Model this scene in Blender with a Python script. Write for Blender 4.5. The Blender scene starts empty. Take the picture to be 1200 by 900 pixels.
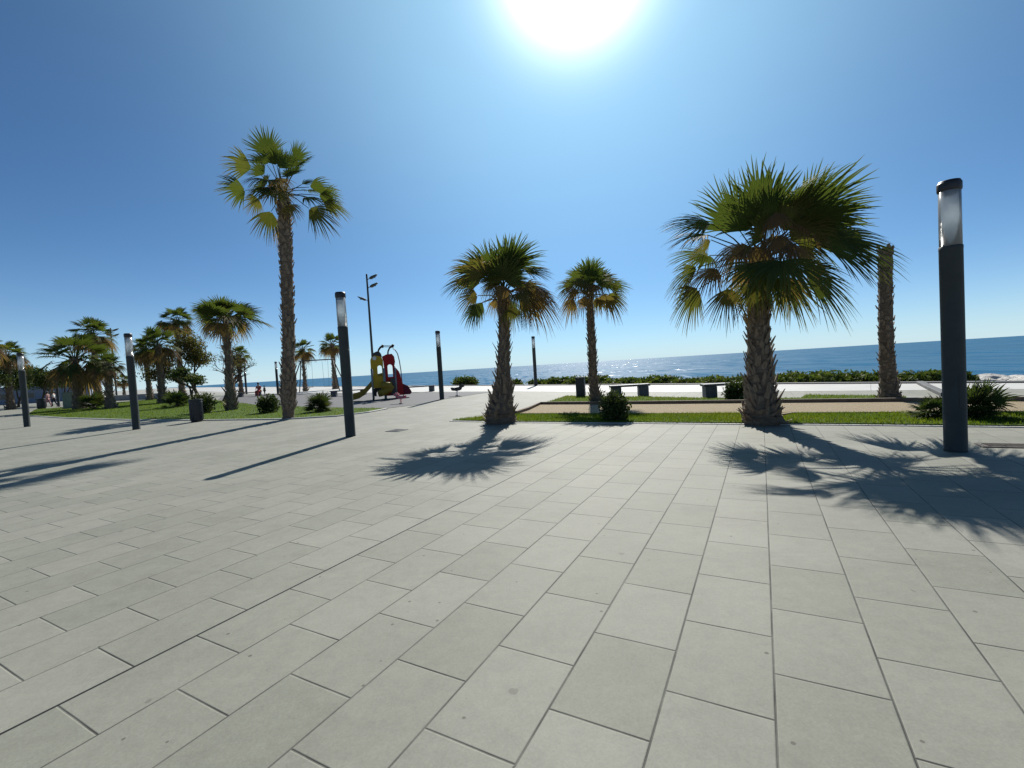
import bpy, bmesh, math, random
from mathutils import Vector, Matrix, Quaternion, noise as mnoise
R = math.radians
S = bpy.context.scene
COL = S.collection

# ------------------------------------------------------------------ survey
# measurements read off the photograph (1200x900) turned into metres on the ground
FOC, PITCH, ROLL, YAW, EYE = 541.97, -0.03758, 0.06052, 0.49671, 1.42
_F = Vector((0, math.cos(PITCH), math.sin(PITCH)))
_U = Vector((0, -math.sin(PITCH), math.cos(PITCH)))
_R = Vector((1, 0, 0))
CR = math.cos(ROLL) * _R - math.sin(ROLL) * _U
CU = math.sin(ROLL) * _R + math.cos(ROLL) * _U
CAM = Vector((0, 0, EYE))
def ray(x, y): return _F * FOC + CR * (x - 600) + CU * (450 - y)
def G(x, y, z=0.0):
    d = ray(x, y); return CAM + d * ((z - EYE) / d.z)
def AT(x, y, Y):
    d = ray(x, y); return CAM + d * (Y / d.y)
def BASE(x, Y, z=0.0):
    """ground point at depth Y that shows at column x"""
    y = 460.0
    for _ in range(12):
        p = AT(x, y, Y); y += (p.z - z) * FOC / Y
    return Vector((p.x, Y, z))
SUN_AZ, SUN_EL = R(10.4), R(40.0)
SUN = Vector((math.sin(SUN_AZ) * math.cos(SUN_EL), math.cos(SUN_AZ) * math.cos(SUN_EL), math.sin(SUN_EL)))
D1 = Vector((math.sin(YAW), math.cos(YAW), 0))      # along the long paving joints
D2 = Vector((math.cos(YAW), -math.sin(YAW), 0))

# ------------------------------------------------------------------ materials
class NT:
    def __init__(self, name):
        self.m = bpy.data.materials.new(name); self.m.use_nodes = True
        self.t = self.m.node_tree; self.n = self.t.nodes
        self.b = self.n['Principled BSDF']; self.out = self.n['Material Output']
    def add(self, typ, **kw):
        n = self.n.new(typ)
        for k, v in kw.items(): setattr(n, k, v)
        return n
    def link(self, a, b): self.t.links.new(a, b)
    def math(self, op, a, b=None, clamp=False):
        n = self.add('ShaderNodeMath', operation=op, use_clamp=clamp)
        for i, v in enumerate((a, b)):
            if v is None: continue
            if isinstance(v, (int, float)): n.inputs[i].default_value = v
            else: self.link(v, n.inputs[i])
        return n.outputs[0]
    def noise(self, vec, scale, detail=4, rough=.55, dist=0.0):
        n = self.add('ShaderNodeTexNoise'); n.inputs['Scale'].default_value = scale
        n.inputs['Detail'].default_value = detail; n.inputs['Roughness'].default_value = rough
        n.inputs['Distortion'].default_value = dist
        if vec is not None: self.link(vec, n.inputs['Vector'])
        return n.outputs['Fac']
    def ramp(self, fac, stops):
        n = self.add('ShaderNodeValToRGB'); cr = n.color_ramp
        while len(cr.elements) < len(stops): cr.elements.new(.5)
        for e, (p, c) in zip(cr.elements, stops):
            e.position = p; e.color = (*c, 1) if len(c) == 3 else c
        self.link(fac, n.inputs[0]); return n.outputs[0]
    def mix(self, fac, a, b, mode='MIX'):
        n = self.add('ShaderNodeMix', data_type='RGBA', blend_type=mode)
        for i, v in ((0, fac), (6, a), (7, b)):
            if isinstance(v, (int, float)): n.inputs[i].default_value = v
            elif isinstance(v, tuple): n.inputs[i].default_value = (*v, 1)
            else: self.link(v, n.inputs[i])
        return n.outputs[2]
    def mapping(self, vec, scale=(1, 1, 1), rot=(0, 0, 0)):
        n = self.add('ShaderNodeMapping'); n.inputs['Scale'].default_value = scale
        n.inputs['Rotation'].default_value = rot
        self.link(vec, n.inputs[0]); return n.outputs[0]
    def obj(self): return self.add('ShaderNodeTexCoord').outputs['Object']
    def pos(self): return self.add('ShaderNodeNewGeometry').outputs['Position']
    def bump(self, h, strength, dist, normal=None):
        n = self.add('ShaderNodeBump'); n.inputs['Strength'].default_value = strength
        n.inputs['Distance'].default_value = dist; self.link(h, n.inputs['Height'])
        if normal is not None: self.link(normal, n.inputs['Normal'])
        return n.outputs[0]

def surf(name, c1, c2, rough=.7, scale=6, bump=.3, bd=.01, metal=0, stretch=(1, 1, 1), spec=.5, detail=5):
    k = NT(name); v = k.mapping(k.obj(), stretch)
    f = k.noise(v, scale, detail, .6)
    k.link(k.ramp(f, [(.3, c1), (.7, c2)]), k.b.inputs['Base Color'])
    k.b.inputs['Roughness'].default_value = rough; k.b.inputs['Metallic'].default_value = metal
    k.b.inputs['Specular IOR Level'].default_value = spec
    if bump: k.link(k.bump(k.noise(v, scale * 4, 4), bump, bd), k.b.inputs['Normal'])
    return k.m

def leafmat(name, stops, rough=.5, trans=.35, jitter=.12):
    """foliage; the vertex colour 'age' runs from fresh green to dead brown"""
    k = NT(name); a = k.add('ShaderNodeAttribute', attribute_name='age')
    f = k.math('ADD', a.outputs['Fac'], k.math('MULTIPLY', k.math('SUBTRACT', k.noise(k.obj(), 9, 3), .5), jitter), True)
    c = k.ramp(f, stops)
    k.link(c, k.b.inputs['Base Color']); k.b.inputs['Roughness'].default_value = rough
    k.b.inputs['Specular IOR Level'].default_value = .05
    t = k.add('ShaderNodeBsdfTranslucent'); k.link(k.mix(1.0, c, (1.45, 1.5, .6), 'MULTIPLY'), t.inputs[0])
    m = k.add('ShaderNodeMixShader'); m.inputs[0].default_value = trans
    k.link(k.b.outputs[0], m.inputs[1]); k.link(t.outputs[0], m.inputs[2]); k.link(m.outputs[0], k.out.inputs[0])
    return k.m

M = {}
M['frond'] = leafmat('palm_leaf', [(0, (.044, .063, .020)), (.3, (.062, .079, .025)), (.5, (.095, .094, .032)), (.7, (.130, .092, .046)), (1, (.125, .080, .048))], .6, .40)
M['dry'] = leafmat('dry_palm_leaf', [(0, (.13, .105, .045)), (.4, (.175, .120, .062)), (1, (.135, .088, .054))], .75, .42)
M['leaf'] = leafmat('shrub_leaf', [(0, (.026, .046, .016)), (.5, (.065, .085, .032)), (1, (.13, .12, .055))], .5, .25)
M['brownleaf'] = leafmat('autumn_leaf', [(0, (.060, .075, .026)), (.5, (.12, .10, .042)), (1, (.17, .115, .055))], .6, .3)
M['agave'] = leafmat('palmetto_leaf', [(0, (.024, .046, .016)), (.5, (.055, .075, .026)), (1, (.15, .12, .05))], .5, .25)
M['hedge'] = leafmat('coast_shrub_leaf', [(0, (.045, .070, .020)), (.5, (.095, .130, .036)), (1, (.14, .145, .05))], .55, .25)
M['grass'] = leafmat('grass_blade', [(0, (.060, .098, .014)), (.5, (.098, .138, .020)), (1, (.155, .155, .040))], .6, .45)
M['bark'] = surf('palm_bark', (.10, .072, .050), (.21, .160, .118), .9, 7, .8, .03, stretch=(1, 1, 3), spec=.2)
M['boot'] = surf('leaf_base_fibre', (.13, .095, .066), (.27, .21, .155), .85, 12, .5, .01, stretch=(3, 3, .6), spec=.2)
M['bark_light'] = surf('bare_palm_bark', (.17, .13, .10), (.29, .23, .18), .9, 9, .6, .02, stretch=(1, 1, 4), spec=.2)
M['wood'] = surf('tree_bark', (.05, .038, .028), (.11, .085, .065), .9, 8, .6, .02, spec=.2)
M['steel'] = surf('charcoal_paint', (.034, .040, .039), (.050, .057, .056), .6, 3, .05, .002, spec=.25)
M['cap'] = surf('dark_lamp_cap', (.014, .012, .014), (.028, .022, .022), .45, 5, .05, .002)
M['bin'] = surf('bin_coating', (.014, .015, .020), (.030, .031, .038), .5, 6, .1, .004)
M['rust'] = surf('reddish_socket', (.10, .035, .03), (.16, .06, .05), .6, 8, .1, .004)
M['stone'] = surf('bench_stone', (.055, .058, .065), (.105, .108, .115), .6, 9, .25, .006)
M['kerb'] = surf('brown_edging', (.10, .070, .045), (.19, .14, .10), .85, 5, .4, .01)
M['kerbstone'] = surf('pale_kerb_stone', (.34, .33, .30), (.46, .45, .42), .7, 4, .2, .006)
M['seawall'] = surf('seawall_coping', (.045, .048, .05), (.09, .092, .095), .8, 3, .3, .01)
M['rock'] = surf('pale_rock', (.36, .34, .31), (.58, .56, .52), .85, 2, .7, .06)
M['sand'] = surf('beach_sand', (.30, .24, .165), (.44, .36, .25), .95, 3, .4, .02)
M['soil'] = surf('lawn_soil', (.040, .075, .013), (.075, .115, .020), .95, 2.2, .6, .03, spec=.1)
M['yellow'] = surf('yellow_playground_plastic', (.44, .27, .015), (.52, .33, .02), .5, 3, .05, .002, spec=.25)
M['shaded_yellow'] = surf('shaded_yellow_playground_plastic', (.24, .155, .02), (.30, .20, .03), .5, 3, .05, .002, spec=.2)  # darker copy of the yellow, backlit shade put into the base colour
M['red'] = surf('red_playground_plastic', (.30, .010, .012), (.38, .016, .018), .5, 3, .05, .002, spec=.2)
M['darkred'] = surf('maroon_playground_plastic', (.10, .008, .022), (.14, .012, .03), .5, 3, .05, .002, spec=.2)
M['black'] = surf('black_playground_plastic', (.010, .011, .014), (.022, .023, .028), .4, 3, .05, .002)
M['greypipe'] = surf('grey_tube', (.16, .20, .21), (.24, .28, .29), .4, 3, .05, .002, metal=.3)
M['pink'] = surf('pink_rider_plastic', (.42, .10, .14), (.52, .16, .20), .45, 3, .05, .002)
M['white'] = surf('white_plastic', (.60, .60, .58), (.75, .75, .73), .5, 3, .05, .002)
M['skin'] = surf('skin', (.34, .20, .14), (.42, .26, .19), .55, 8, .05, .002)
M['hair'] = surf('dark_hair', (.02, .014, .010), (.04, .028, .02), .6, 30, .3, .004)
M['cloth_white'] = surf('white_cotton', (.62, .62, .62), (.75, .75, .75), .9, 12, .2, .004)
M['cloth_dark'] = surf('navy_cotton', (.015, .016, .026), (.03, .032, .048), .9, 12, .2, .004)
M['cloth_red'] = surf('red_cotton', (.40, .05, .04), (.50, .08, .06), .9, 12, .2, .004)
M['cloth_pink'] = surf('faded_pink_cotton', (.34, .17, .17), (.42, .24, .23), .9, 12, .2, .004)
M['cloth_green'] = surf('green_cotton', (.05, .12, .06), (.08, .17, .09), .9, 12, .2, .004)
M['roofblue'] = surf('slate_blue_roofing', (.10, .13, .19), (.15, .185, .25), .6, 2, .2, .01)
M['wallblue'] = surf('blue_grey_render', (.17, .20, .26), (.23, .26, .32), .8, 2, .2, .01)
M['wallgrey'] = surf('grey_render', (.24, .25, .27), (.34, .35, .37), .85, 2, .2, .01)
M['boxstone'] = surf('weathered_box_paint', (.13, .16, .13), (.20, .23, .19), .7, 4, .2, .006)
M['glassdark'] = surf('dark_window_glass', (.02, .025, .03), (.04, .045, .05), .1, 2, 0, 0)
M['iron'] = surf('rusty_iron_cover', (.085, .070, .055), (.15, .125, .10), .7, 25, .5, .004)
M['irondark'] = surf('dark_iron_cover', (.045, .047, .05), (.08, .082, .085), .6, 25, .5, .004)

# lamp tube: clear acrylic with a frosted inner diffuser
k = NT('clear_acrylic')
tr = k.add('ShaderNodeBsdfTransparent'); tr.inputs[0].default_value = (.94, .965, .97, 1)
tl = k.add('ShaderNodeBsdfTranslucent'); tl.inputs[0].default_value = (.82, .84, .85, 1)
df = k.add('ShaderNodeBsdfDiffuse'); df.inputs[0].default_value = (.75, .77, .78, 1)
gs = k.add('ShaderNodeBsdfGlossy'); gs.inputs['Roughness'].default_value = .15
fr = k.add('ShaderNodeFresnel'); fr.inputs[0].default_value = 1.25
m1 = k.add('ShaderNodeMixShader'); m1.inputs[0].default_value = .5; k.link(tl.outputs[0], m1.inputs[1]); k.link(df.outputs[0], m1.inputs[2])
m2 = k.add('ShaderNodeMixShader'); m2.inputs[0].default_value = .55; k.link(tr.outputs[0], m2.inputs[1]); k.link(m1.outputs[0], m2.inputs[2])
m3 = k.add('ShaderNodeMixShader'); k.link(fr.outputs[0], m3.inputs[0]); k.link(m2.outputs[0], m3.inputs[1]); k.link(gs.outputs[0], m3.inputs[2])
k.link(m3.outputs[0], k.out.inputs[0]); M['acrylic'] = k.m

# plaza paving: half-bond slabs 0.593 x 0.413 m laid along D1
def paving(name, tone, rough, joint=True):
    k = NT(name); p = k.pos()
    def dot(v):
        n = k.add('ShaderNodeVectorMath', operation='DOT_PRODUCT'); k.link(p, n.inputs[0]); n.inputs[1].default_value = v
        return n.outputs['Value']
    u, v = dot(tuple(D2)), dot(tuple(D1))
    wob = k.math('MULTIPLY', k.math('SUBTRACT', k.noise(p, 1.3, 2), .5), .006)
    cx = k.add('ShaderNodeCombineXYZ')
    k.link(k.math('ADD', k.math('SUBTRACT', v, .19), wob), cx.inputs[0]); k.link(k.math('ADD', u, wob), cx.inputs[1])
    def brick(ms, sm):
        b = k.add('ShaderNodeTexBrick', offset=.5, offset_frequency=2, squash=1, squash_frequency=2)
        k.link(cx.outputs[0], b.inputs['Vector'])
        b.inputs['Color1'].default_value = (0, 0, 0, 1); b.inputs['Color2'].default_value = (1, 1, 1, 1); b.inputs['Mortar'].default_value = (.5, .5, .5, 1)
        b.inputs['Scale'].default_value = 1; b.inputs['Mortar Size'].default_value = ms; b.inputs['Mortar Smooth'].default_value = sm
        b.inputs['Brick Width'].default_value = .593; b.inputs['Row Height'].default_value = .4133
        return b
    b = brick(.0045, .25)
    slab = b.outputs['Color']; mort = b.outputs['Fac']
    sep = k.add('ShaderNodeSeparateColor'); k.link(slab, sep.inputs[0]); rnd = sep.outputs[0]
    # wide dark expansion joint every 14 courses
    fr = k.math('ABSOLUTE', k.math('ADD', u, 7 * .4133))
    exp = k.math('LESS_THAN', fr, .0085)
    fr2 = k.math('ABSOLUTE', k.math('SUBTRACT', v, 22.4)); exp2 = k.math('LESS_THAN', fr2, .012)
    # slab tone: per slab + cast grain + cloudy weathering + spots
    cl = k.noise(p, .9, 5, .6); gr = k.noise(p, 95, 5, .85); md = k.noise(p, 9, 7, .78)
    st = k.noise(k.mapping(p, (3, 9, 1), (0, 0, YAW)), 1.2, 5, .7)
    val = k.math('ADD', k.math('ADD', k.math('MULTIPLY', k.math('SUBTRACT', rnd, .5), .13), 1.0),
                 k.math('ADD', k.math('MULTIPLY', k.math('SUBTRACT', cl, .5), .45),
                        k.math('ADD', k.math('MULTIPLY', k.math('SUBTRACT', gr, .5), .75), k.math('ADD', k.math('MULTIPLY', k.math('SUBTRACT', md, .5), .42), k.math('MULTIPLY', k.math('SUBTRACT', st, .5), .16)))))
    hue = k.mix(rnd, (tone[0] * .99, tone[1], tone[2] * .98), (tone[0] * 1.01, tone[1], tone[2] * 1.01))
    vc = k.add('ShaderNodeCombineColor'); [k.link(val, vc.inputs[i]) for i in range(3)]
    c = k.mix(1.0, hue, vc.outputs[0], 'MULTIPLY')
    # gum spots and pale scuffs
    vo = k.add('ShaderNodeTexVoronoi', feature='F1', voronoi_dimensions='2D'); k.link(p, vo.inputs['Vector']); vo.inputs['Scale'].default_value = 1.25
    sepv = k.add('ShaderNodeSeparateColor'); k.link(vo.outputs['Color'], sepv.inputs[0])
    rad = k.math('ADD', k.math('MULTIPLY', k.noise(p, 40, 2), .03), k.math('MULTIPLY', k.math('SUBTRACT', sepv.outputs[0], .80), .10))
    spot = k.math('MULTIPLY', k.math('LESS_THAN', vo.outputs['Distance'], rad), k.math('GREATER_THAN', sepv.outputs[0], .55))
    c = k.mix(k.math('MULTIPLY', spot, .38), c, (.06, .057, .05))
    c = k.mix(k.math('MULTIPLY', k.math('GREATER_THAN', k.noise(p, 5.5, 6, .75), .70), .35), c, (.33, .33, .31))
    stain = k.ramp(k.noise(p, 1.9, 7, .72, .6), [(.52, (0, 0, 0)), (.70, (1, 1, 1))])
    c = k.mix(k.math('MULTIPLY', stain, .20), c, (.085, .080, .066))
    vd = k.add('ShaderNodeTexVoronoi', feature='F1', voronoi_dimensions='2D'); k.link(p, vd.inputs['Vector']); vd.inputs['Scale'].default_value = 4.2
    sd = k.add('ShaderNodeSeparateColor'); k.link(vd.outputs['Color'], sd.inputs[0])
    speck = k.math('MULTIPLY', k.math('LESS_THAN', vd.outputs['Distance'], k.math('MULTIPLY', sd.outputs[1], .045)), k.math('GREATER_THAN', sd.outputs[0], .72))
    c = k.mix(k.math('MULTIPLY', speck, .65), c, (.05, .043, .034))
    grime = k.ramp(k.noise(p, 2.6, 4), [(.3, (.35, .35, .35)), (.7, (1, 1, 1))])
    c = k.mix(k.math('MULTIPLY', mort, grime), c, (.018, .0175, .016))
    c = k.mix(exp, c, (.012, .012, .012))
    c = k.mix(k.math('MULTIPLY', exp2, .7), c, (.05, .05, .05))
    k.link(c, k.b.inputs['Base Color'])
    k.link(k.math('ADD', k.math('MULTIPLY', md, .08), rough - .04), k.b.inputs['Roughness']); k.b.inputs['Specular IOR Level'].default_value = .22
    bj = brick(.008, 1.0)
    h = k.math('SUBTRACT', k.math('ADD', k.math('MULTIPLY', gr, .10), k.math('MULTIPLY', k.noise(p, 420, 2), .10)),
               k.math('MAXIMUM', bj.outputs['Fac'], exp))
    k.link(k.bump(h, .55, .006), k.b.inputs['Normal'])
    return k.m
M['plaza'] = paving('plaza_slabs', (.198, .200, .167), .72)

k = NT('promenade_concrete'); p = k.pos()
c = k.ramp(k.noise(p, .5, 6, .65), [(.3, (.36, .36, .34)), (.7, (.45, .45, .43))])  # pale concrete, lightened further so the colour carries the sun glare
wv = k.add('ShaderNodeTexBrick', offset=0.0); k.link(k.mapping(p, (1, 1, 1), (0, 0, .66)), wv.inputs['Vector'])
wv.inputs['Scale'].default_value = 1; wv.inputs['Brick Width'].default_value = 3; wv.inputs['Row Height'].default_value = 3; wv.inputs['Mortar Size'].default_value = .012
c = k.mix(k.math('MULTIPLY', wv.outputs['Fac'], .7), c, (.16, .16, .15))
k.link(c, k.b.inputs['Base Color']); k.b.inputs['Roughness'].default_value = .7; k.b.inputs['Specular IOR Level'].default_value = .25
k.link(k.bump(k.noise(p, 60, 3), .3, .004), k.b.inputs['Normal']); M['promenade'] = k.m

k = NT('rubber_safety_surface'); p = k.pos()
c = k.ramp(k.noise(p, 90, 3, .7), [(.35, (.042, .043, .046)), (.65, (.092, .094, .098))])
c = k.mix(k.math('MULTIPLY', k.noise(p, .35, 4), .45), c, (.11, .11, .112)); k.link(c, k.b.inputs['Base Color'])
k.b.inputs['Roughness'].default_value = .85; k.link(k.bump(k.noise(p, 120, 2), .5, .006), k.b.inputs['Normal']); M['rubber'] = k.m

k = NT('sandy_gravel'); p = k.pos()
c = k.ramp(k.noise(p, 55, 4, .75), [(.25, (.145, .108, .060)), (.5, (.27, .212, .125)), (.78, (.42, .35, .225))])
c = k.mix(k.math('MULTIPLY', k.noise(p, .8, 5, .6), .6), c, (.21, .16, .09)); k.link(c, k.b.inputs['Base Color'])
k.b.inputs['Roughness'].default_value = .95; k.link(k.bump(k.noise(p, 70, 4, .7), .9, .02), k.b.inputs['Normal']); M['gravel'] = k.m

k = NT('town_ground'); p = k.pos()
k.link(k.ramp(k.noise(p, .12, 6), [(.35, (.20, .20, .18)), (.65, (.30, .30, .27))]), k.b.inputs['Base Color']); k.b.inputs['Roughness'].default_value = .85
M['land'] = k.m

k = NT('sea_water'); p = k.pos()
def wave(scale, stretch, rot, amp):
    n = k.add('ShaderNodeTexNoise'); n.inputs['Scale'].default_value = scale; n.inputs['Detail'].default_value = 4; n.inputs['Roughness'].default_value = .6
    k.link(k.mapping(p, stretch, (0, 0, rot)), n.inputs['Vector'])
    a = k.add('ShaderNodeVectorMath', operation='SUBTRACT'); k.link(n.outputs['Color'], a.inputs[0]); a.inputs[1].default_value = (.5, .5, .5)
    b = k.add('ShaderNodeVectorMath', operation='MULTIPLY'); k.link(a.outputs[0], b.inputs[0]); b.inputs[1].default_value = (amp, amp, 0); return b.outputs[0]
def vadd(a, b):
    n = k.add('ShaderNodeVectorMath', operation='ADD'); k.link(a, n.inputs[0])
    if isinstance(b, tuple): n.inputs[1].default_value = b
    else: k.link(b, n.inputs[1])
    return n.outputs[0]
w = vadd(vadd(wave(.16, (.6, .22, 1), .25, 1.0), wave(.7, (.8, .12, 1), -.15, .9)), (0, 0, 1))
nn = k.add('ShaderNodeVectorMath', operation='NORMALIZE'); k.link(w, nn.inputs[0])
deep = k.ramp(k.noise(k.mapping(p, (.25, 1, 1), (0, 0, .35)), .012, 5, .6), [(.3, (.016, .085, .165)), (.7, (.026, .120, .215))])
df = k.add('ShaderNodeBsdfDiffuse'); k.link(deep, df.inputs[0])
gl = k.add('ShaderNodeBsdfGlossy'); gl.inputs['Roughness'].default_value = .20; k.link(nn.outputs[0], gl.inputs['Normal'])
fr = k.add('ShaderNodeFresnel'); fr.inputs[0].default_value = 1.333; k.link(nn.outputs[0], fr.inputs['Normal'])
mx = k.add('ShaderNodeMixShader'); k.link(k.math('MINIMUM', fr.outputs[0], .20), mx.inputs[0]); k.link(df.outputs[0], mx.inputs[1]); k.link(gl.outputs[0], mx.inputs[2])
k.link(mx.outputs[0], k.out.inputs[0]); M['sea'] = k.m

# ------------------------------------------------------------------ mesh builder
class MB:
    def __init__(self): self.v, self.f, self.a, self.mi = [], [], [], []
    def vert(self, p, age=0.0):
        self.v.append((p[0], p[1], p[2])); self.a.append(age); return len(self.v) - 1
    def face(self, *i, m=0): self.f.append(i); self.mi.append(m)
    def join(self, o, m=1):
        b = len(self.v); self.v += o.v; self.a += o.a; self.f += [tuple(i + b for i in f) for f in o.f]; self.mi += [m] * len(o.f); return self
    def box(self, c, s, rz=0.0, m=0, taper=1.0, bev=0.0):
        """box with chamfered edges"""
        hx, hy, hz = s[0] / 2, s[1] / 2, s[2] / 2; b = min(bev, hx * .9, hy * .9, hz * .9)
        ca, sa = math.cos(rz), math.sin(rz)
        def tr(x, y, z):
            f = 1 + (taper - 1) * (z + hz) / (2 * hz); x *= f; y *= f
            return (c[0] + x * ca - y * sa, c[1] + x * sa + y * ca, c[2] + z)
        rings = []
        prof = [(-hz, b), (-hz + b, 0), (hz - b, 0), (hz, b)] if b > 0 else [(-hz, 0), (hz, 0)]
        for z, ins in prof:
            X, Y = hx - ins, hy - ins
            pts = ([(-X + b, -Y), (X - b, -Y), (X, -Y + b), (X, Y - b), (X - b, Y), (-X + b, Y), (-X, Y - b), (-X, -Y + b)] if b > 0 else [(-X, -Y), (X, -Y), (X, Y), (-X, Y)])
            rings.append([self.vert(tr(x, y, z)) for x, y in pts])
        self.loft(rings, m)
    def loft(self, rings, m=0, cap=True):
        n = len(rings[0])
        for a, b in zip(rings, rings[1:]):
            for i in range(n):
                j = (i + 1) % n; self.face(a[i], a[j], b[j], b[i], m=m)
        if cap: self.face(*reversed(rings[0]), m=m); self.face(*rings[-1], m=m)
    def tube(self, pts, rad, n=8, m=0, age=0.0, cap=True):
        pts = [Vector(p) for p in pts]; rad = rad if hasattr(rad, '__len__') else [rad] * len(pts)
        rings, prev = [], None
        for i, p in enumerate(pts):
            d = (pts[min(i + 1, len(pts) - 1)] - pts[max(i - 1, 0)]).normalized()
            if prev is None:
                up = Vector((0, 0, 1)) if abs(d.z) < .9 else Vector((0, 1, 0))
                x = d.cross(up).normalized()
            else: x = (prev - d * prev.dot(d)).normalized()
            prev = x; y = d.cross(x)
            rings.append([self.vert(p + (x * math.cos(t) + y * math.sin(t)) * rad[i], age) for t in [2 * math.pi * q / n for q in range(n)]])
        self.loft(rings, m, cap)
    def lathe(self, prof, n=24, c=(0, 0, 0), m=0, sy=1.0, cap=True):
        rings = [[self.vert((c[0] + r * math.cos(2 * math.pi * q / n), c[1] + sy * r * math.sin(2 * math.pi * q / n), c[2] + z)) for q in range(n)] for r, z in prof]
        self.loft(rings, m, cap)
    def plate(self, outer, holes, t, place, m=0):
        """flat panel with openings, outline in (x, z), thickness t along local y; place maps (x,y,z) to world"""
        bm = bmesh.new(); E = []
        for lp in [outer] + holes:
            vs = [bm.verts.new((x, 0, z)) for x, z in lp]
            E += [bm.edges.new((vs[i], vs[(i + 1) % len(vs)])) for i in range(len(vs))]
        bmesh.ops.triangle_fill(bm, use_beauty=True, edges=E)
        bm.verts.index_update()
        tris = [[v.index for v in f.verts] for f in bm.faces]; co = [v.co.copy() for v in bm.verts]; bm.free()
        A = [self.vert(place(c.x, -t / 2, c.z)) for c in co]; B = [self.vert(place(c.x, t / 2, c.z)) for c in co]
        for tr in tris:
            self.face(*[A[i] for i in tr], m=m); self.face(*[B[i] for i in reversed(tr)], m=m)
        o = 0
        for lp in [outer] + holes:
            n = len(lp)
            for i in range(n):
                j = (i + 1) % n; self.face(A[o + i], A[o + j], B[o + j], B[o + i], m=m)
            o += n
    def build(self, name, mats, parent=None, smooth=False, loc=None):
        me = bpy.data.meshes.new(name); me.from_pydata(self.v, [], self.f)
        if any(self.a):
            at = me.attributes.new('age', 'FLOAT', 'POINT'); at.data.foreach_set('value', self.a)
        for mm in (mats if isinstance(mats, (list, tuple)) else [mats]): me.materials.append(mm)
        me.polygons.foreach_set('material_index', self.mi)
        if smooth: me.polygons.foreach_set('use_smooth', [True] * len(me.polygons))
        me.update()
        o = bpy.data.objects.new(name, me); COL.objects.link(o)
        if parent: o.parent = parent
        if loc is not None: o.location = loc
        return o

def fixn(o):
    bm = bmesh.new(); bm.from_mesh(o.data); bmesh.ops.recalc_face_normals(bm, faces=bm.faces); bm.to_mesh(o.data); bm.free(); return o
def tag(o, label, cat, group=None, kind=None):
    if label: o['label'] = label
    if cat: o['category'] = cat
    if group: o['group'] = group
    if kind: o['kind'] = kind
    return o
def thing(name, label, cat, loc, rz=0.0, group=None):
    o = bpy.data.objects.new(name, None); COL.objects.link(o); o.empty_display_size = .3
    o.location = loc; o.rotation_euler = (0, 0, rz); return tag(o, label, cat, group)
def copy_tree(o, parent=None):
    c = o.copy(); COL.objects.link(c)
    if parent: c.parent = parent
    for ch in list(o.children): copy_tree(ch, c)
    return c
def sheet(name, pts, z, mat, thick=0.0):
    mb = MB(); top = [mb.vert((p[0], p[1], z)) for p in pts]; mb.face(*top)
    if thick:
        bot = [mb.vert((p[0], p[1], z - thick)) for p in pts]
        for i in range(len(pts)):
            j = (i + 1) % len(pts); mb.face(top[j], top[i], bot[i], bot[j])
    o = mb.build(name, mat)
    bm = bmesh.new(); bm.from_mesh(o.data); bmesh.ops.recalc_face_normals(bm, faces=bm.faces)
    for f in bm.faces:
        if abs(f.normal.z) > .9 and f.normal.z < 0: f.normal_flip()
    bm.to_mesh(o.data); bm.free(); o['kind'] = 'structure'; return o
GP = lambda pts: [G(x, y) for x, y in pts]

# ------------------------------------------------------------------ the ground and the sea
cA, cB = G(1060, 449.2), G(640, 451.6); cd = (cB - cA).normalized(); cn = Vector((cd.y, -cd.x, 0))   # coast direction, seaward normal
if cn.y < 0: cn = -cn
CO = lambda t, off=0.0, z=0.0: cA + cd * t + cn * off + Vector((0, 0, z))
land = sheet('ground', [CO(-400), CO(1600), CO(1600) + Vector((-2600, -600, 0)), Vector((-2600, -500, 0)), Vector((300, -500, 0))], -.012, M['land'], 5)
sea = MB()
i = [sea.vert(p) for p in (CO(-6000, 4, -3.1), CO(30000, 4, -3.1), CO(42000, 40000, -3.1), CO(-30000, 40000, -3.1), CO(-30000, 4, -3.1))]
sea.face(i[0], i[1], i[2], i[3], i[4]); so = fixn(sea.build('sea', M['sea'])); so['kind'] = 'structure'
if so.data.polygons[0].normal.z < 0:
    bm = bmesh.new(); bm.from_mesh(so.data); bmesh.ops.reverse_faces(bm, faces=bm.faces); bm.to_mesh(so.data); bm.free()
bb = MB(); N = 160; rows = []
for off, z in ((.3, -.35), (3, -.6), (8, -1.5), (15, -2.7), (24, -3.9)):
    rows.append([bb.vert(CO(-60 + 460 * q / N, off + (1.2 * mnoise.noise((q * .31, off, 0)) if off > 1 else 0), z + (.18 * mnoise.noise((q * .5, off, 3)) if off > 1 else 0))) for q in range(N + 1)])
for a, b in zip(rows, rows[1:]):
    for q in range(N): bb.face(a[q], a[q + 1], b[q + 1], b[q])
bo = fixn(bb.build('beach', M['sand'], smooth=True)); bo['kind'] = 'structure'

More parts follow.
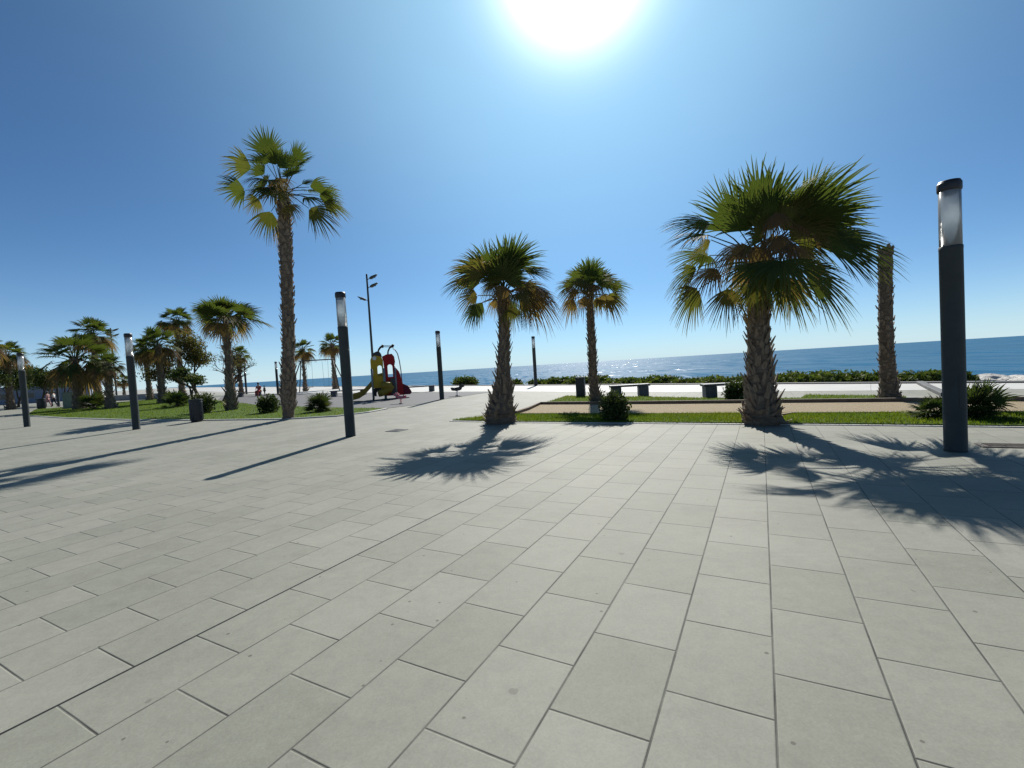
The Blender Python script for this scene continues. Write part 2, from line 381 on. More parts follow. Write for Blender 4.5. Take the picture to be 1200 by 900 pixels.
plaza = sheet('plaza_pavement', [G(1199, 456) + Vector((33, -42, 0)), Vector((-90, -30, 0)), Vector((-150, 95, 0)), G(205, 463.5), G(300, 461.5), G(575, 458.5), G(690, 459.3), G(800, 459.6), G(1199, 456)], -.004, M['plaza'])
prom = sheet('promenade', [G(1199, 456) + Vector((33, -42, 0)), G(1199, 456), G(800, 459.6), G(690, 459.3), G(575, 458.5), G(300, 461.5), CO(150, -14), CO(330, -14), CO(330), CO(-60)], .0, M['promenade'])
rub = sheet('playground_surface', GP([(255, 468.5), (300, 474.5), (380, 477.5), (455, 478.5), (490, 474.2), (520, 468), (560, 461.6), (577, 459.4), (480, 459.8), (380, 460.6), (300, 462), (262, 463.5)]), .006, M['rubber'])
bed = sheet('gravel_bed', GP([(606, 486), (760, 486.2), (1000, 485.5), (1199, 484.5), (1290, 484), (1290, 471), (1199, 471.2), (1060, 471.2), (900, 472.6), (760, 474), (634, 474.4)]), .012, M['gravel'])

LAWN_F = GP([(530, 493.2), (600, 494.8), (760, 495.8), (1000, 497.8), (1199, 500.3), (1330, 502), (1330, 484), (1199, 484.8), (1000, 485.6), (760, 486.4), (608, 485.8), (575, 488.4)])
LAWN_B = GP([(636, 473.6), (760, 473.2), (900, 472), (1060, 470.6), (1062, 466), (1040, 465), (945, 463.6), (938, 467.4), (850, 467.6), (772, 466.2), (664, 464.6)])
LAWN_L = GP([(30, 487), (75, 489.6), (150, 492), (240, 492.4), (335, 491.2), (395, 487.6), (432, 483), (452, 479.2), (380, 478), (300, 475), (252, 469.2), (200, 466.5), (140, 471.5), (80, 477.2), (42, 480)])
for nm, pts in (('front_lawn', LAWN_F), ('back_lawn', LAWN_B), ('side_lawn', LAWN_L)):
    sheet(nm, pts, .03, M['soil'], .05)
def in_poly(x, y, P):
    r = False; n = len(P)
    for a in range(n):
        b = P[a - 1]; q = P[a]
        if (q.y > y) != (b.y > y) and x < (b.x - q.x) * (y - q.y) / (b.y - q.y) + q.x: r = not r
    return r
def grass(P, n, h, w, seed, edge=0.0):
    rng = random.Random(seed); mb = MB()
    x0, x1 = min(p.x for p in P), max(p.x for p in P); y0, y1 = min(p.y for p in P), max(p.y for p in P)
    k = 0
    while k < n:
        x, y = rng.uniform(x0, x1), rng.uniform(y0, y1)
        if not in_poly(x, y, P): continue
        k += 1
        d = mnoise.noise((x * .7, y * .7, seed)); a = rng.uniform(0, 6.283); hh = h * rng.uniform(.5, 1.2) * (1 + .4 * d)
        l = rng.uniform(.0, .6) * hh; lx, ly = math.cos(a + 1) * l, math.sin(a + 1) * l; cx, cy = math.cos(a) * w / 2, math.sin(a) * w / 2
        ag = min(1, max(.02, .45 + .5 * d + rng.uniform(-.25, .25)))
        q = [mb.vert((x - cx, y - cy, .028), ag), mb.vert((x + cx, y + cy, .028), ag), mb.vert((x + lx, y + ly, .03 + hh), ag)]
        mb.face(*q)
    o = mb.build('grass', M['grass']); return tag(o, None, None, None, 'stuff')
g = grass(LAWN_F, 26000, .055, .014, 1); tag(g, 'bright green grass strip along the edge of the paved plaza', 'grass')
g = grass(LAWN_B, 9000, .05, .016, 2); tag(g, 'dull green grass strip between the gravel bed and the promenade', 'grass')
g = grass(LAWN_L, 34000, .06, .026, 3); tag(g, 'green lawn under the row of palms beside the playground', 'grass')

def strip(name, line, w, h, z, mat):
    """raised edging along a ground line, mitred"""
    mb = MB(); rings = []
    for q, p in enumerate(line):
        d = (line[min(q + 1, len(line) - 1)] - line[max(q - 1, 0)]); d.z = 0; d.normalize(); n = Vector((-d.y, d.x, 0)); b = min(.012, w * .2)
        rings.append([mb.vert(p + n * s * w / 2 + Vector((0, 0, zz))) for s, zz in ((-1, z - .1), (-1, z + h - b), (-1 + 2 * b / w, z + h), (1 - 2 * b / w, z + h), (1, z + h - b), (1, z - .1))])
    mb.loft(rings); o = fixn(mb.build(name, mat)); o['kind'] = 'structure'; return o
strip('gravel_kerb', GP([(604, 485.6), (618, 481), (634, 474.2), (760, 473.6), (900, 472.4), (1060, 471), (1199, 470.2), (1290, 469.8)]), .12, .10, 0, M['kerb'])
strip('lawn_kerb', GP([(610, 486.2), (760, 486.5), (1000, 485.6), (1199, 484.8), (1320, 484)]), .05, .05, 0, M['kerb'])
strip('plaza_kerb', GP([(528, 493.5), (600, 495.2), (760, 496.2), (1000, 498.2), (1199, 500.7), (1330, 502.4)]), .10, .012, 0, M['kerbstone'])
strip('side_lawn_kerb', GP([(30, 487.3), (75, 490), (150, 492.4), (240, 492.8), (335, 491.6), (395, 488), (432, 483.4), (453, 479.3)]), .12, .04, 0, M['kerbstone'])
strip('promenade_kerb', GP([(1078, 449.8), (1090, 456), (1108, 464.5)]), .18, .10, 0, M['seawall'])
wl = MB(); 
rings = []
for t in (-90, -30, 0, 40, 120, 330):
    rings.append([wl.vert(CO(t, o_, z_)) for o_, z_ in ((-.12, -.2), (-.12, .03), (-.10, .045), (.30, .045), (.32, .03), (.32, -3))])
wl.loft(rings); o = fixn(wl.build('seawall', M['seawall'])); tag(o, 'low dark coping of the sea wall at the promenade edge', 'sea wall'); o['kind'] = 'structure'

# ------------------------------------------------------------------ lamps
def make_lamp():
    t = thing('lamp_post', '', 'lamp post', (0, 0, 0), 0, 'dark lamp posts around the plaza')
    r = .116; H0, H1, H2 = 2.60, 3.31, 3.41
    b = MB(); b.lathe([(r * 1.02, 0), (r * 1.02, .015), (r, .02), (r, H0 - .05), (r * 1.015, H0 - .045), (r * 1.015, H0 - .004), (r * .97, H0)], 32); b.build('post', M['steel'], t, True)
    # access hatch let into the post
    h = MB(); rings = []
    for z in (.55, .95): 
        rings.append([h.vert(((r + d) * math.sin(a), -(r + d) * math.cos(a), z)) for a, d in [(q * .09 - .36, .004) for q in range(9)] + [(.36 - q * .09, -.003) for q in range(9)]])
    h.loft(rings); fixn(h.build('hatch', M['steel'], t))
    g = MB(); ro, ri = r * .955, r * .955 - .006; n = 32
    rings = [[g.vert((rr * math.cos(6.2832 * q / n), rr * math.sin(6.2832 * q / n), z)) for q in range(n)] for rr, z in ((ro, H0), (ro, H1), (ri, H1), (ri, H0))]
    rings.append(rings[0]); g.loft(rings, 0, False); fixn(g.build('lens', M['acrylic'], t, True))
    c = MB(); c.lathe([(r * .5, H1 - .07), (r * .62, H1 - .06), (r * .66, H1 - .031)], 20); c.build('lamp_socket', M['rust'], t, True)
    c = MB(); c.lathe([(r * .90, H1 - .03), (r * 1.02, H1 - .025), (r * 1.05, H1 - .01), (r * 1.05, H1 + .065), (r * 1.02, H1 + .078), (r * .97, H1 + .08), (r * .97, H2 - .015), (r * .92, H2)], 32); c.build('cap', M['cap'], t, True)
    return t
lamp = make_lamp()
LAMPS = [((1120, 528), 'tallest lamp post in front of the spiky palmettos at the right of the plaza'),
         ((411, 511), 'lamp post standing alone on the paving in front of the playground lawn'),
         ((160, 503), 'lamp post at the lawn edge left of the cylindrical dark bin'),
         ((32, 500), 'lamp post furthest left standing among dark shadow stripes'),
         ((518, 468), 'lamp post at the edge of the grey playground surface'),
         ((628, 452), 'lamp post at the sea wall between the two stout palms'),
         ((326, 461.4), 'distant lamp post just left of the tall bare palm trunk'),
         ((289, 459.3), 'faint distant lamp post by the sea below bare branches'),
         ((69, 473), 'distant lamp post before the blue building, beside two walkers')]
for q, (px, lab) in enumerate(LAMPS):
    o = lamp if q == 0 else copy_tree(lamp)
    p = G(*px) if q < 6 else BASE(px[0], [0, 0, 0, 0, 0, 0, 48, 58, 52][q])
    o.location = p; o['label'] = lab; o.rotation_euler.z = .6 * q

def make_mast():
    t = thing('floodlight_mast', '', 'floodlight mast', (0, 0, 0), 0, 'tall floodlight masts'); H = 14.2
    b = MB(); b.lathe([(.24, 0), (.24, .03), (.17, .04), (.165, .6), (.13, H * .6), (.11, H - .02), (.09, H)], 16); b.build('mast', M['steel'], t, True)
    for z, sd in ((H - .55, 1), (H - 1.6, 1), (H - 3.2, -1)):
        a = MB(); a.tube([(sd * .08, 0, z - .12), (sd * .45, 0, z)], .045, 8)
        hd = a.build('floodlight', M['steel'], t)
        l = MB(); rings = []
        for x, hh, w, dz in ((.35, .10, .20, 0), (.55, .17, .32, .06), (1.0, .13, .34, .24), (1.30, .04, .22, .42)):
            rings.append([l.vert((sd * x, y * w, z + dz + zz * hh)) for y, zz in ((-1, -.6), (-.6, -1), (.6, -1), (1, -.6), (1, .5), (.5, 1), (-.5, 1), (-1, .5))])
        l.loft(rings); fixn(l.build('housing', M['steel'], hd, True))
        gl = MB(); gl.box((sd * .85, 0, z + .05), (.42, .4, .02), 0, 0, 1, .004); gl.build('lens', M['glassdark'], hd)
    return t
mast = make_mast(); p = BASE(439, 59.0); mast.location = p; mast['label'] = 'tall dark floodlight mast rising behind the playground slide'
m2 = copy_tree(mast); m2.location = BASE(137, 82.0); m2.scale = (.88, .88, .88); m2.rotation_euler.z = .5; m2['label'] = 'distant floodlight mast among the palms, left of the small playground palms'

# ------------------------------------------------------------------ palms
UP = Vector((0, 0, 1))
def frond(mb, C, H, T, rng, n=34, spread=3.7, age=.15, droop=.35, roll=None, face=0.0, petr=.016, split=.5, arch=.12):
    C, H, T = Vector(C), Vector(H), Vector(T); L = (T - H).length; d = (T - H).normalized()
    mid = (C + H) / 2 + UP * arch * (H - C).length
    pts = [C, C * .25 + mid * .5 + H * .25, H]
    mb.tube(pts, [petr * 1.5, petr, petr * .65], 5, age=min(1, age * .6 + .22), cap=False)
    l = d.cross(UP)
    if l.length < .45: l = l + Vector((rng.choice((-1, 1)), rng.uniform(-.5, .5), 0)) * .6; l = l - d * l.dot(d)
    l.normalize()
    if face:
        l2 = d.cross(Vector((0, 1, 0))).normalized(); l2 = l2 if l2.dot(l) >= 0 else -l2; l = (l * (1 - face) + l2 * face); l = (l - d * l.dot(d)).normalized()
    l = Quaternion(d, rng.uniform(-.5, .5) if roll is None else roll) @ l; nn = l.cross(d)
    if nn.z < 0: nn = -nn
    dt = spread / n; cup = rng.uniform(.1, .45)
    SS = (.05, .3, split, .69, .86, 1.0)
    for q in range(n):
        th = (q + .5) / n * spread - spread / 2
        c = math.cos(th); ln = L * (.58 + .42 * max(c, -.2)) * rng.uniform(.84, 1.06)
        sw = rng.uniform(-.10, .10); kink = rng.uniform(.7, 1.5); ag = min(1, max(.01, age + rng.uniform(-.07, .10)))
        w0 = math.tan(dt / 2) * 1.12; prev = None
        for si, s in enumerate(SS):
            a = th + (sw * max(0, s - split) * 2)
            e = d * math.cos(a) + l * math.sin(a) + nn * (cup * (1 - math.cos(th)) * .6 - .10 * s)
            p = H + e * (s * ln)
            fr = max(0, s - split * .75); p = p - UP * (droop * kink * fr * fr * ln * 1.5)
            w = s * ln * w0 if s <= split else split * ln * w0 * (1 - ((s - split) / (1 - split)) ** 2.0) 
            w = max(w, .0015)
            side = -d * math.sin(a) + l * math.cos(a)
            av = min(1, ag + (.30 * max(0, (s - .72) / .28)))
            ridge = nn * (w * (.45 if q % 2 else .35))
            cur = (mb.vert(p - side * w, av), mb.vert(p + ridge, av), mb.vert(p + side * w, av))
            if prev:
                mb.face(prev[0], prev[1], cur[1], cur[0]); mb.face(prev[1], prev[2], cur[2], cur[1])
            prev = cur

def trunk_mesh(base, pts_r, rng, boots=220, boot=(.11, .20), shag=0.0, boot_from=.0, n=14):
    """pts_r: [(x, y, z, radius)] relative to base; returns (trunk mb, boots mb)"""
    mb = MB(); P = [Vector(q[:3]) for q in pts_r]; RR = [q[3] for q in pts_r]
    def at(f):
        t = f * (len(P) - 1); a = min(int(t), len(P) - 2); u = t - a
        return P[a].lerp(P[a + 1], u), RR[a] * (1 - u) + RR[a + 1] * u
    m = max(18, int(P[-1].z * 7)); rings = []
    for q in range(m + 1):
        c, r = at(q / m); r *= 1 + .05 * math.sin(q * 2.4)
        rings.append([mb.vert(c + Vector((math.cos(t), math.sin(t), 0)) * r * (1 + .10 * mnoise.noise((math.cos(t) * 2, math.sin(t) * 2, q * .35 + base[0])))) for t in [6.2832 * s / n for s in range(n)]])
    mb.loft(rings)
    bo = MB(); ang = rng.random() * 6
    for q in range(boots):
        if rng.random() < .12: ang += 2.39996; continue
        f = boot_from + (1 - boot_from) * (q + rng.random()) / boots; c, r = at(min(.995, f)); ang += 2.39996 + rng.uniform(-.25, .25)
        o = Vector((math.cos(ang), math.sin(ang), 0)); s = Vector((-o.y, o.x, 0))
        w = boot[0] * rng.uniform(.5, 1.3) * (r / .2) ** .5; l = boot[1] * rng.choice((.45, .65, .8, 1.0, 1.2)) * rng.uniform(.8, 1.2)
        lowf = max(0, 1 - f * 4.5) * shag
        out = l * (rng.uniform(.22, .55) + lowf * rng.uniform(.1, .8)); up = l * (rng.uniform(.75, 1.0) - lowf * rng.uniform(0, 1.5))
        p = c + o * (r * .93)
        tw = s * rng.uniform(-.25, .25) * l
        a_, b_, rd = bo.vert(p - s * w * .5, .5), bo.vert(p + s * w * .5, .5), bo.vert(p + o * w * .28 - UP * l * .12, .5)
        tp = p + o * out + UP * up + tw
        t1, t2, t3 = bo.vert(tp - s * w * .2, .5), bo.vert(tp + s * w * .2, .5), bo.vert(tp + o * w * .10, .5)
        bo.face(a_, rd, t3, t1); bo.face(rd, b_, t2, t3); bo.face(a_, t1, t2, b_); bo.face(t1, t3, t2)
    return mb, bo

def hero_palm(label, base_px, trunk_px, cpx, fr, seed, name='fan_palm', group='fan palms around the plaza and lawns', leaf=36, filler=10, boots=240, shag=.6, boot=(.11, .2), bootmat='boot', barkmat='bark', depth=.55, boot_from=0, dup=.6, ext=1.04, hubf=.70):
    rng = random.Random(seed); B = G(*base_px); t = thing(name, label, 'palm tree', B, 0, group)
    pr = []
    for (x, y, wpx) in trunk_px:
        p = AT(x, y, B.y) - B; pr.append((p.x, 0, max(p.z, -.02), wpx * .43 * B.y / FOC * B.y / math.hypot(B.x, B.y)))
    mb, bo = trunk_mesh(B, pr, rng, boots, boot, shag, boot_from)
    mb.join(bo).build('trunk', [M[barkmat], M[bootmat]], t)
    if not fr: return t
    C = AT(cpx[0], cpx[1], B.y) - B; cr = MB(); dr = MB()
    for (hx, hy, tx, ty, age, dep) in fr:
        y = dep * depth if dep is not None else rng.uniform(-1, 1) * depth
        H = AT(hx, hy, B.y) - B + Vector((0, y, 0)); T = AT(tx, ty, B.y) - B + Vector((0, y * 1.35 + rng.uniform(-.15, .15), 0))
        tgt = dr if age > .62 else cr
        H = C.lerp(H, hubf if ty < hy - 8 else max(.86, hubf)); T = H + (T - H) * ext; fc = .85 if ty < hy - 8 else .5; pr_ = .011 + .003 * B.y / 12
        frond(tgt, C + Vector((rng.uniform(-.06, .06), y * .12, rng.uniform(-.12, .08))), H, T, rng, leaf, rng.uniform(1.7, 2.5), age, .10 + age * .6, None, fc, pr_)
        if rng.random() > dup: continue
        # a second, half hidden frond behind or in front of it
        R_ = (T - H).length; sh = Vector((rng.uniform(-.3, .3), rng.choice((-1, 1)) * rng.uniform(.4, .8), rng.uniform(-.28, .12))) * R_
        frond(tgt, C + UP * rng.uniform(-.15, .05), H + sh * .6, T + sh, rng, max(20, leaf - 8), rng.uniform(2.2, 2.9), min(.95, age + rng.uniform(-.05, .15)), .12 + age * .6, None, fc * .7, pr_)
    # fronds that point towards and away from the camera
    rad = max((Vector((AT(f[2], f[3], B.y) - B)) - C).length for f in fr) * .78
    for q in range(filler):
        az = rng.choice((-1, 1)) * math.pi / 2 + rng.uniform(-.75, .75); el = rng.uniform(-.25, 1.1)
        dv = Vector((math.cos(az) * math.cos(el), math.sin(az) * math.cos(el), math.sin(el)))
        age = .12 + rng.random() * .12 if el > .2 else rng.uniform(.2, .62)
        H = C + dv * rad * .48; T = C + dv * rad * rng.uniform(.85, 1.0) - UP * (.08 + .12 * (el < .2)) * rad
        frond(cr, C, H, T, rng, leaf, rng.uniform(2.5, 3.3), age, .10 + age * .6, None, 0, .014)
    cr.build('crown', M['frond'], t)
    if dr.v: dr.build('dry_fronds', M['dry'], t)
    return t
def Z(s, ox, oy, rows): return [(ox + a / s, oy + b / s, ox + c / s, oy + d / s, ag, dp) for a, b, c, d, ag, dp in rows]

# stout palm by the tall lamp
f4 = Z(2.647, 760, 170, [
    (285, 230, 178, 98, .10, .3), (325, 205, 290, 50, .08, -.4), (395, 190, 478, 20, .08, .2), (365, 200, 385, 35, .10, .8), (345, 270, 275, 165, .22, -.9), (365, 275, 440, 185, .45, -.9), (300, 310, 225, 255, .4, -.9), (400, 300, 480, 270, .45, -.8), (470, 225, 605, 125, .12, -.6),
    (500, 235, 705, 152, .10, .3), (590, 275, 795, 292, .14, 0), (540, 240, 670, 205, .14, .7), (530, 310, 700, 375, .16, -.5), (490, 400, 650, 490, .22, -.2), (470, 410, 540, 525, .34, .5),
    (175, 220, 45, 232, .20, .1), (140, 275, 38, 302, .30, -.3), (190, 270, 140, 345, .55, .4), (250, 310, 170, 420, .72, -.5), (135, 375, 58, 445, .40, .3),
    (190, 385, 110, 440, .70, 0), (150, 450, 100, 540, .42, .5), (215, 465, 205, 550, .55, -.4), (280, 460, 235, 530, .48, -.8), (340, 440, 352, 520, .40, -1.0),
    (325, 215, 345, 330, .80, -.9), (440, 235, 470, 330, .75, -.8), (420, 340, 500, 365, .5, -.7), (395, 430, 400, 500, .66, -.6), (290, 330, 250, 420, .85, -.8),
    (410, 250, 520, 190, .12, -.9), (260, 270, 190, 190, .18, -.8), (560, 330, 660, 300, .2, .9), (300, 380, 330, 460, .78, .3), (350, 300, 300, 400, .9, -1.0), (380, 330, 380, 430, .82, -1.1)])
hero_palm('stout palm with a wide wind-blown crown, left of the tall lamp post', (893, 496),
          [(895, 498, 60), (893, 480, 52), (891, 460, 40), (890, 430, 34), (889, 400, 31), (888, 365, 30), (889, 330, 30), (889, 305, 20)], (889, 306), f4, 4, filler=5, boots=360, shag=1.0, boot=(.12, .20), depth=.75, dup=.08, ext=1.03, hubf=.80)
f2 = Z(3.46, 500, 260, [
    (285, 160, 260, 60, .08, .3), (325, 150, 375, 40, .08, -.3), (305, 160, 310, 45, .08, .8), (250, 165, 158, 80, .12, .2), (200, 180, 88, 138, .45, -.4), (160, 220, 48, 262, .30, .1), (200, 230, 100, 225, .16, .6),
    (410, 185, 528, 195, .10, 0), (390, 170, 505, 145, .12, .5), (350, 150, 440, 60, .08, -.6), (190, 300, 102, 318, .62, 0), (215, 335, 175, 415, .22, -.3), (400, 255, 520, 300, .58, .3),
    (305, 235, 255, 150, .18, -.8), (320, 235, 395, 160, .22, -.8), (300, 250, 230, 205, .40, -.9), (335, 250, 400, 215, .42, -.9), (430, 285, 545, 390, .68, -.1), (390, 320, 475, 390, .55, -.5), (350, 355, 360, 440, .46, -.7), (260, 250, 225, 320, .6, -.8), (320, 270, 290, 350, .75, -1), (400, 300, 500, 350, .72, .6), (380, 240, 440, 330, .7, -.7), (270, 310, 280, 370, .7, .5), (460, 260, 535, 330, .74, .1), (330, 180, 340, 110, .10, -1)])
hero_palm('stout palm at the left end of the front grass strip', (587, 495),
          [(588, 496, 43), (586, 482, 39), (588, 465, 30), (590, 445, 21), (590, 420, 16), (591, 395, 15), (590, 365, 15), (589, 345, 12)], (589, 344), f2, 2, filler=6, boots=260, shag=1.0, boot=(.10, .2), depth=.5, dup=.25, ext=.97)
f3 = Z(3.46, 500, 260, [
    (640, 200, 625, 150, .10, .2), (665, 200, 680, 140, .10, -.3), (690, 205, 720, 165, .12, .3), (655, 205, 655, 142, .1, .9), (610, 220, 565, 190, .3, -.3), (720, 230, 790, 185, .25, .2), (590, 250, 522, 240, .4, .2), (600, 270, 530, 305, .66, -.2),
    (590, 310, 560, 385, .7, .3), (630, 310, 615, 380, .72, -.5), (755, 255, 828, 265, .30, -.2), (750, 290, 815, 330, .45, .2), (730, 305, 790, 370, .62, -.3), (700, 300, 735, 350, .55, .6), (620, 250, 580, 290, .55, -.8), (700, 240, 740, 290, .4, -.8), (660, 260, 640, 320, .75, -1)])
hero_palm('slender palm between the dark bin and the round shrub', (694, 471),
          [(699, 473, 17), (697, 462, 14), (695, 440, 11.5), (694, 410, 11), (692, 375, 10), (691, 350, 8)], (691, 346), f3, 3, leaf=30, filler=8, boots=200, shag=.3, boot=(.12, .2), depth=.8)
f1 = Z(2.5, 240, 140, [
    (165, 110, 120, 68, .14, .2), (195, 95, 172, 30, .10, -.3), (240, 125, 255, 60, .08, .2), (275, 110, 312, 78, .10, -.2), (220, 130, 215, 70, .1, .9), (120, 130, 50, 105, .40, 0), (155, 175, 105, 150, .35, .4), (110, 212, 45, 205, .28, -.2), (130, 225, 100, 250, .5, .4),
    (195, 175, 165, 150, .15, -.7), (315, 192, 398, 195, .20, .1), (330, 205, 385, 215, .3, .6), (315, 238, 372, 250, .3, -.3), (310, 262, 388, 300, .45, .2), (265, 265, 288, 300, .6, -.4), (185, 275, 160, 340, .42, .1), (210, 310, 200, 375, .7, .3), (275, 170, 310, 150, .12, .5), (250, 160, 290, 120, .1, -.9), (240, 190, 270, 250, .7, -.8)])
hero_palm('tallest palm with a long bare leaning trunk beside the playground lawn', (338, 491),
          [(338, 492.5, 17), (338, 478, 17), (338, 462, 19), (338, 450, 20), (338, 430, 17), (338, 390, 17), (336.5, 340, 17), (335, 290, 17.5), (333, 250, 17), (331.5, 228, 13)], (331.5, 227), f1, 1, leaf=30, filler=8, boots=420, shag=.1, boot=(.16, .20), depth=1.0, dup=.15, ext=1.03, hubf=.84, bootmat='boot', boot_from=.1)
hero_palm('headless palm trunk with no crown near the tall lamp post', (1042, 468),
          [(1042, 469, 34), (1042, 461, 29), (1041, 445, 25), (1039, 420, 22.5), (1038, 380, 21), (1037.5, 340, 20), (1037.5, 300, 20), (1038, 291, 19)], None, None, 5, name='palm_trunk', boots=300, shag=.5, boot=(.13, .11), group=None)
f6 = Z(4.5, 180, 320, [
    (340, 180, 330, 105, .10, .2), (370, 165, 395, 110, .1, -.3), (310, 190, 245, 140, .14, .2), (420, 190, 500, 155, .14, 0), (460, 215, 570, 222, .25, .2), (440, 235, 540, 285, .45, -.3), (290, 220, 215, 200, .3, -.2), (280, 250, 200, 290, .5, .3),
    (330, 270, 280, 330, .68, -.4), (430, 265, 480, 330, .66, .4), (390, 270, 420, 330, .7, -.8), (375, 240, 325, 170, .2, -.8), (390, 240, 455, 190, .22, -.8), (380, 235, 385, 160, .25, -1), (350, 200, 300, 160, .15, .8), (400, 190, 450, 130, .12, .7), (380, 210, 380, 140, .1, -.9), (310, 280, 240, 330, .7, .6)])
hero_palm('bushy palm on the lawn directly left of the tallest palm', (271, 481),
          [(271, 482, 14), (271, 470, 14), (270, 455, 12), (268, 430, 10), (266, 400, 9.5), (265, 375, 8)], (265, 374), f6, 6, leaf=28, filler=8, boots=200, shag=.3, boot=(.2, .3), depth=1.4)

# distant palms: three crowns, copied
def crown_variant(seed, nf=36, leaf=20):
    rng = random.Random(seed); g = MB(); d = MB(); C = Vector((0, 0, 0))
    for q in range(nf):
        az = q * 2.39996 + rng.uniform(-.3, .3); el = 1.25 - 1.95 * (q / nf) + rng.uniform(-.15, .15)
        dv = Vector((math.cos(az) * math.cos(el), math.sin(az) * math.cos(el), math.sin(el)))
        r = rng.uniform(.85, 1.1); H = dv * r; T = dv * (r + rng.uniform(.8, 1.0)) - UP * (.12 if el > .2 else .4)
        age = .10 + .12 * rng.random() if el > .3 else (.2 + .4 * rng.random() if el > -.2 else .65 + .2 * rng.random())
        frond(d if age > .6 else g, C + UP * rng.uniform(-.15, .1), H, T, rng, leaf, 3.5, age, .15 + age * .7, None, 0, .02)
    return g, d
VAR = []
for sd in (11, 12, 13):
    g_, d_ = crown_variant(sd); a = g_.build('crown', M['frond']); b = d_.build('dry_fronds', M['dry']); VAR.append((a, b))
first = [True] * 3
def far_palm(label, x, Y, topy, half_px, var, twpx, lean=0.0):
    rng = random.Random(int(x * 7 + Y)); B = BASE(x, Y); mpp = Y / FOC; topz = AT(x, topy, Y).z; cr = half_px * mpp / 1.75; ch = topz - 1.6 * cr
    t = thing('fan_palm', label, 'palm tree', B, 0, 'fan palms around the plaza and lawns')
    r = twpx * mpp * .40; dx = AT(x, topy, Y).x - B.x
    pr = [(lean * s * dx, 0, ch * s, r * w) for s, w in ((0, 1.5), (.08, 1.2), (.25, 1.0), (.6, .92), (.97, .85), (1.0, .5))]
    mb, bo = trunk_mesh(B, pr, rng, 110, (.24, .34), .3, n=10); mb.join(bo).build('trunk', [M['bark'], M['boot']], t)
    for src in VAR[var]:
        if first[var]: o = src
        else: o = src.copy(); COL.objects.link(o)
        o.parent = t; o.location = (pr[-1][0], 0, ch); o.scale = (cr,) * 3; o.rotation_euler = (rng.uniform(-.1, .1), rng.uniform(-.1, .1), rng.uniform(0, 6.28))
    first[var] = False; return t
far_palm('palm with a broad low crown at the left end of the lawn', 93, 40, 387, 38, 0, 11)
far_palm('tall palm whose crown tops the broad low palm at the left', 116, 62, 371, 24, 1, 8)
far_palm('short shaggy palm just right of the broad low palm at the left', 130, 37, 412, 19, 2, 9.5)
far_palm('palm immediately right of the lamp post near the bin', 191, 42, 383, 25, 1, 9)
far_palm('slim palm half hidden behind the palm beside the bin lamp post', 176, 56, 392, 19, 2, 6.5)
far_palm('tall palm rising behind the brown leafy tree', 214, 62, 358, 20, 0, 7)
far_palm('small palm just right of the tallest palm trunk, by the swing', 358, 54, 397, 15, 2, 4.6)
far_palm('small palm above the swing beam left of the lone lamp post', 393, 56, 390, 16, 1, 6)
far_palm('palm standing in front of the dark trees at the left border', 13, 52, 398, 21, 0, 8)
far_palm('palm cut off by the left border of the view', -12, 46, 388, 21, 2, 8)
far_palm('small palm behind the bare branches near the distant sea', 283, 58, 404, 14, 0, 4.5)
far_palm('tiny far palm right of the distant floodlight mast', 146, 90, 438, 9, 1, 3)

# ------------------------------------------------------------------ trees and shrubs
def leafcloud(mb, c, r, n, rng, size, age0=.35, lump=.45, flat=.0):
    c = Vector(c)
    for _ in range(n):
        d = Vector((rng.gauss(0, 1), rng.gauss(0, 1), rng.gauss(0, 1))).normalized()
        rr = (rng.random() ** .45) * (1 + lump * mnoise.noise(d * 2.2 + c * .7))
        p = c + Vector((d.x * r[0], d.y * r[1], d.z * r[2])) * rr
        if p.z < .02: p.z = .02 + rng.random() * .05
        u = Vector((rng.gauss(0, 1), rng.gauss(0, 1), rng.gauss(0, 1) * (1 - flat))).normalized(); w = u.orthogonal().normalized()
        w = Quaternion(u, rng.uniform(0, 6.28)) @ w; s = size * rng.uniform(.6, 1.4)
        ag = min(1, max(.01, age0 + .5 * mnoise.noise(p * 1.3) + rng.uniform(-.2, .2)))
        a, b, e, f = mb.vert(p - u * s, ag), mb.vert(p + w * s * .38 - u * s * .1, ag), mb.vert(p + u * s, ag), mb.vert(p - w * s * .38 - u * s * .1, ag)
        mb.face(a, b, e, f)
def branches(mb, p, d, L, r, lev, rng, tips, spread=.6, up=.15, kids=3):
    pts = [p]; rad = [r]; q = Vector(p); dd = Vector(d)
    for s in range(4):
        dd = (dd + Vector((rng.uniform(-1, 1), rng.uniform(-1, 1), rng.uniform(-.6, 1) * .8 + up)) * .22).normalized(); q = q + dd * L / 4
        pts.append(q.copy()); rad.append(r * (1 - .08 * (s + 1)))
    mb.tube(pts, rad, 6 if lev > 1 else 4, cap=True)
    if lev == 0: tips.append((q, dd)); return
    for kx in range(kids):
        i = rng.choice((2, 3, 4, 4)) if kx else 4
        nd = (dd + Vector((rng.uniform(-1, 1), rng.uniform(-1, 1), rng.uniform(-.5, .8) + up)) * spread).normalized()
        branches(mb, pts[i], nd, L * rng.uniform(.6, .8), rad[i] * .78, lev - 1, rng, tips, spread, up, kids)
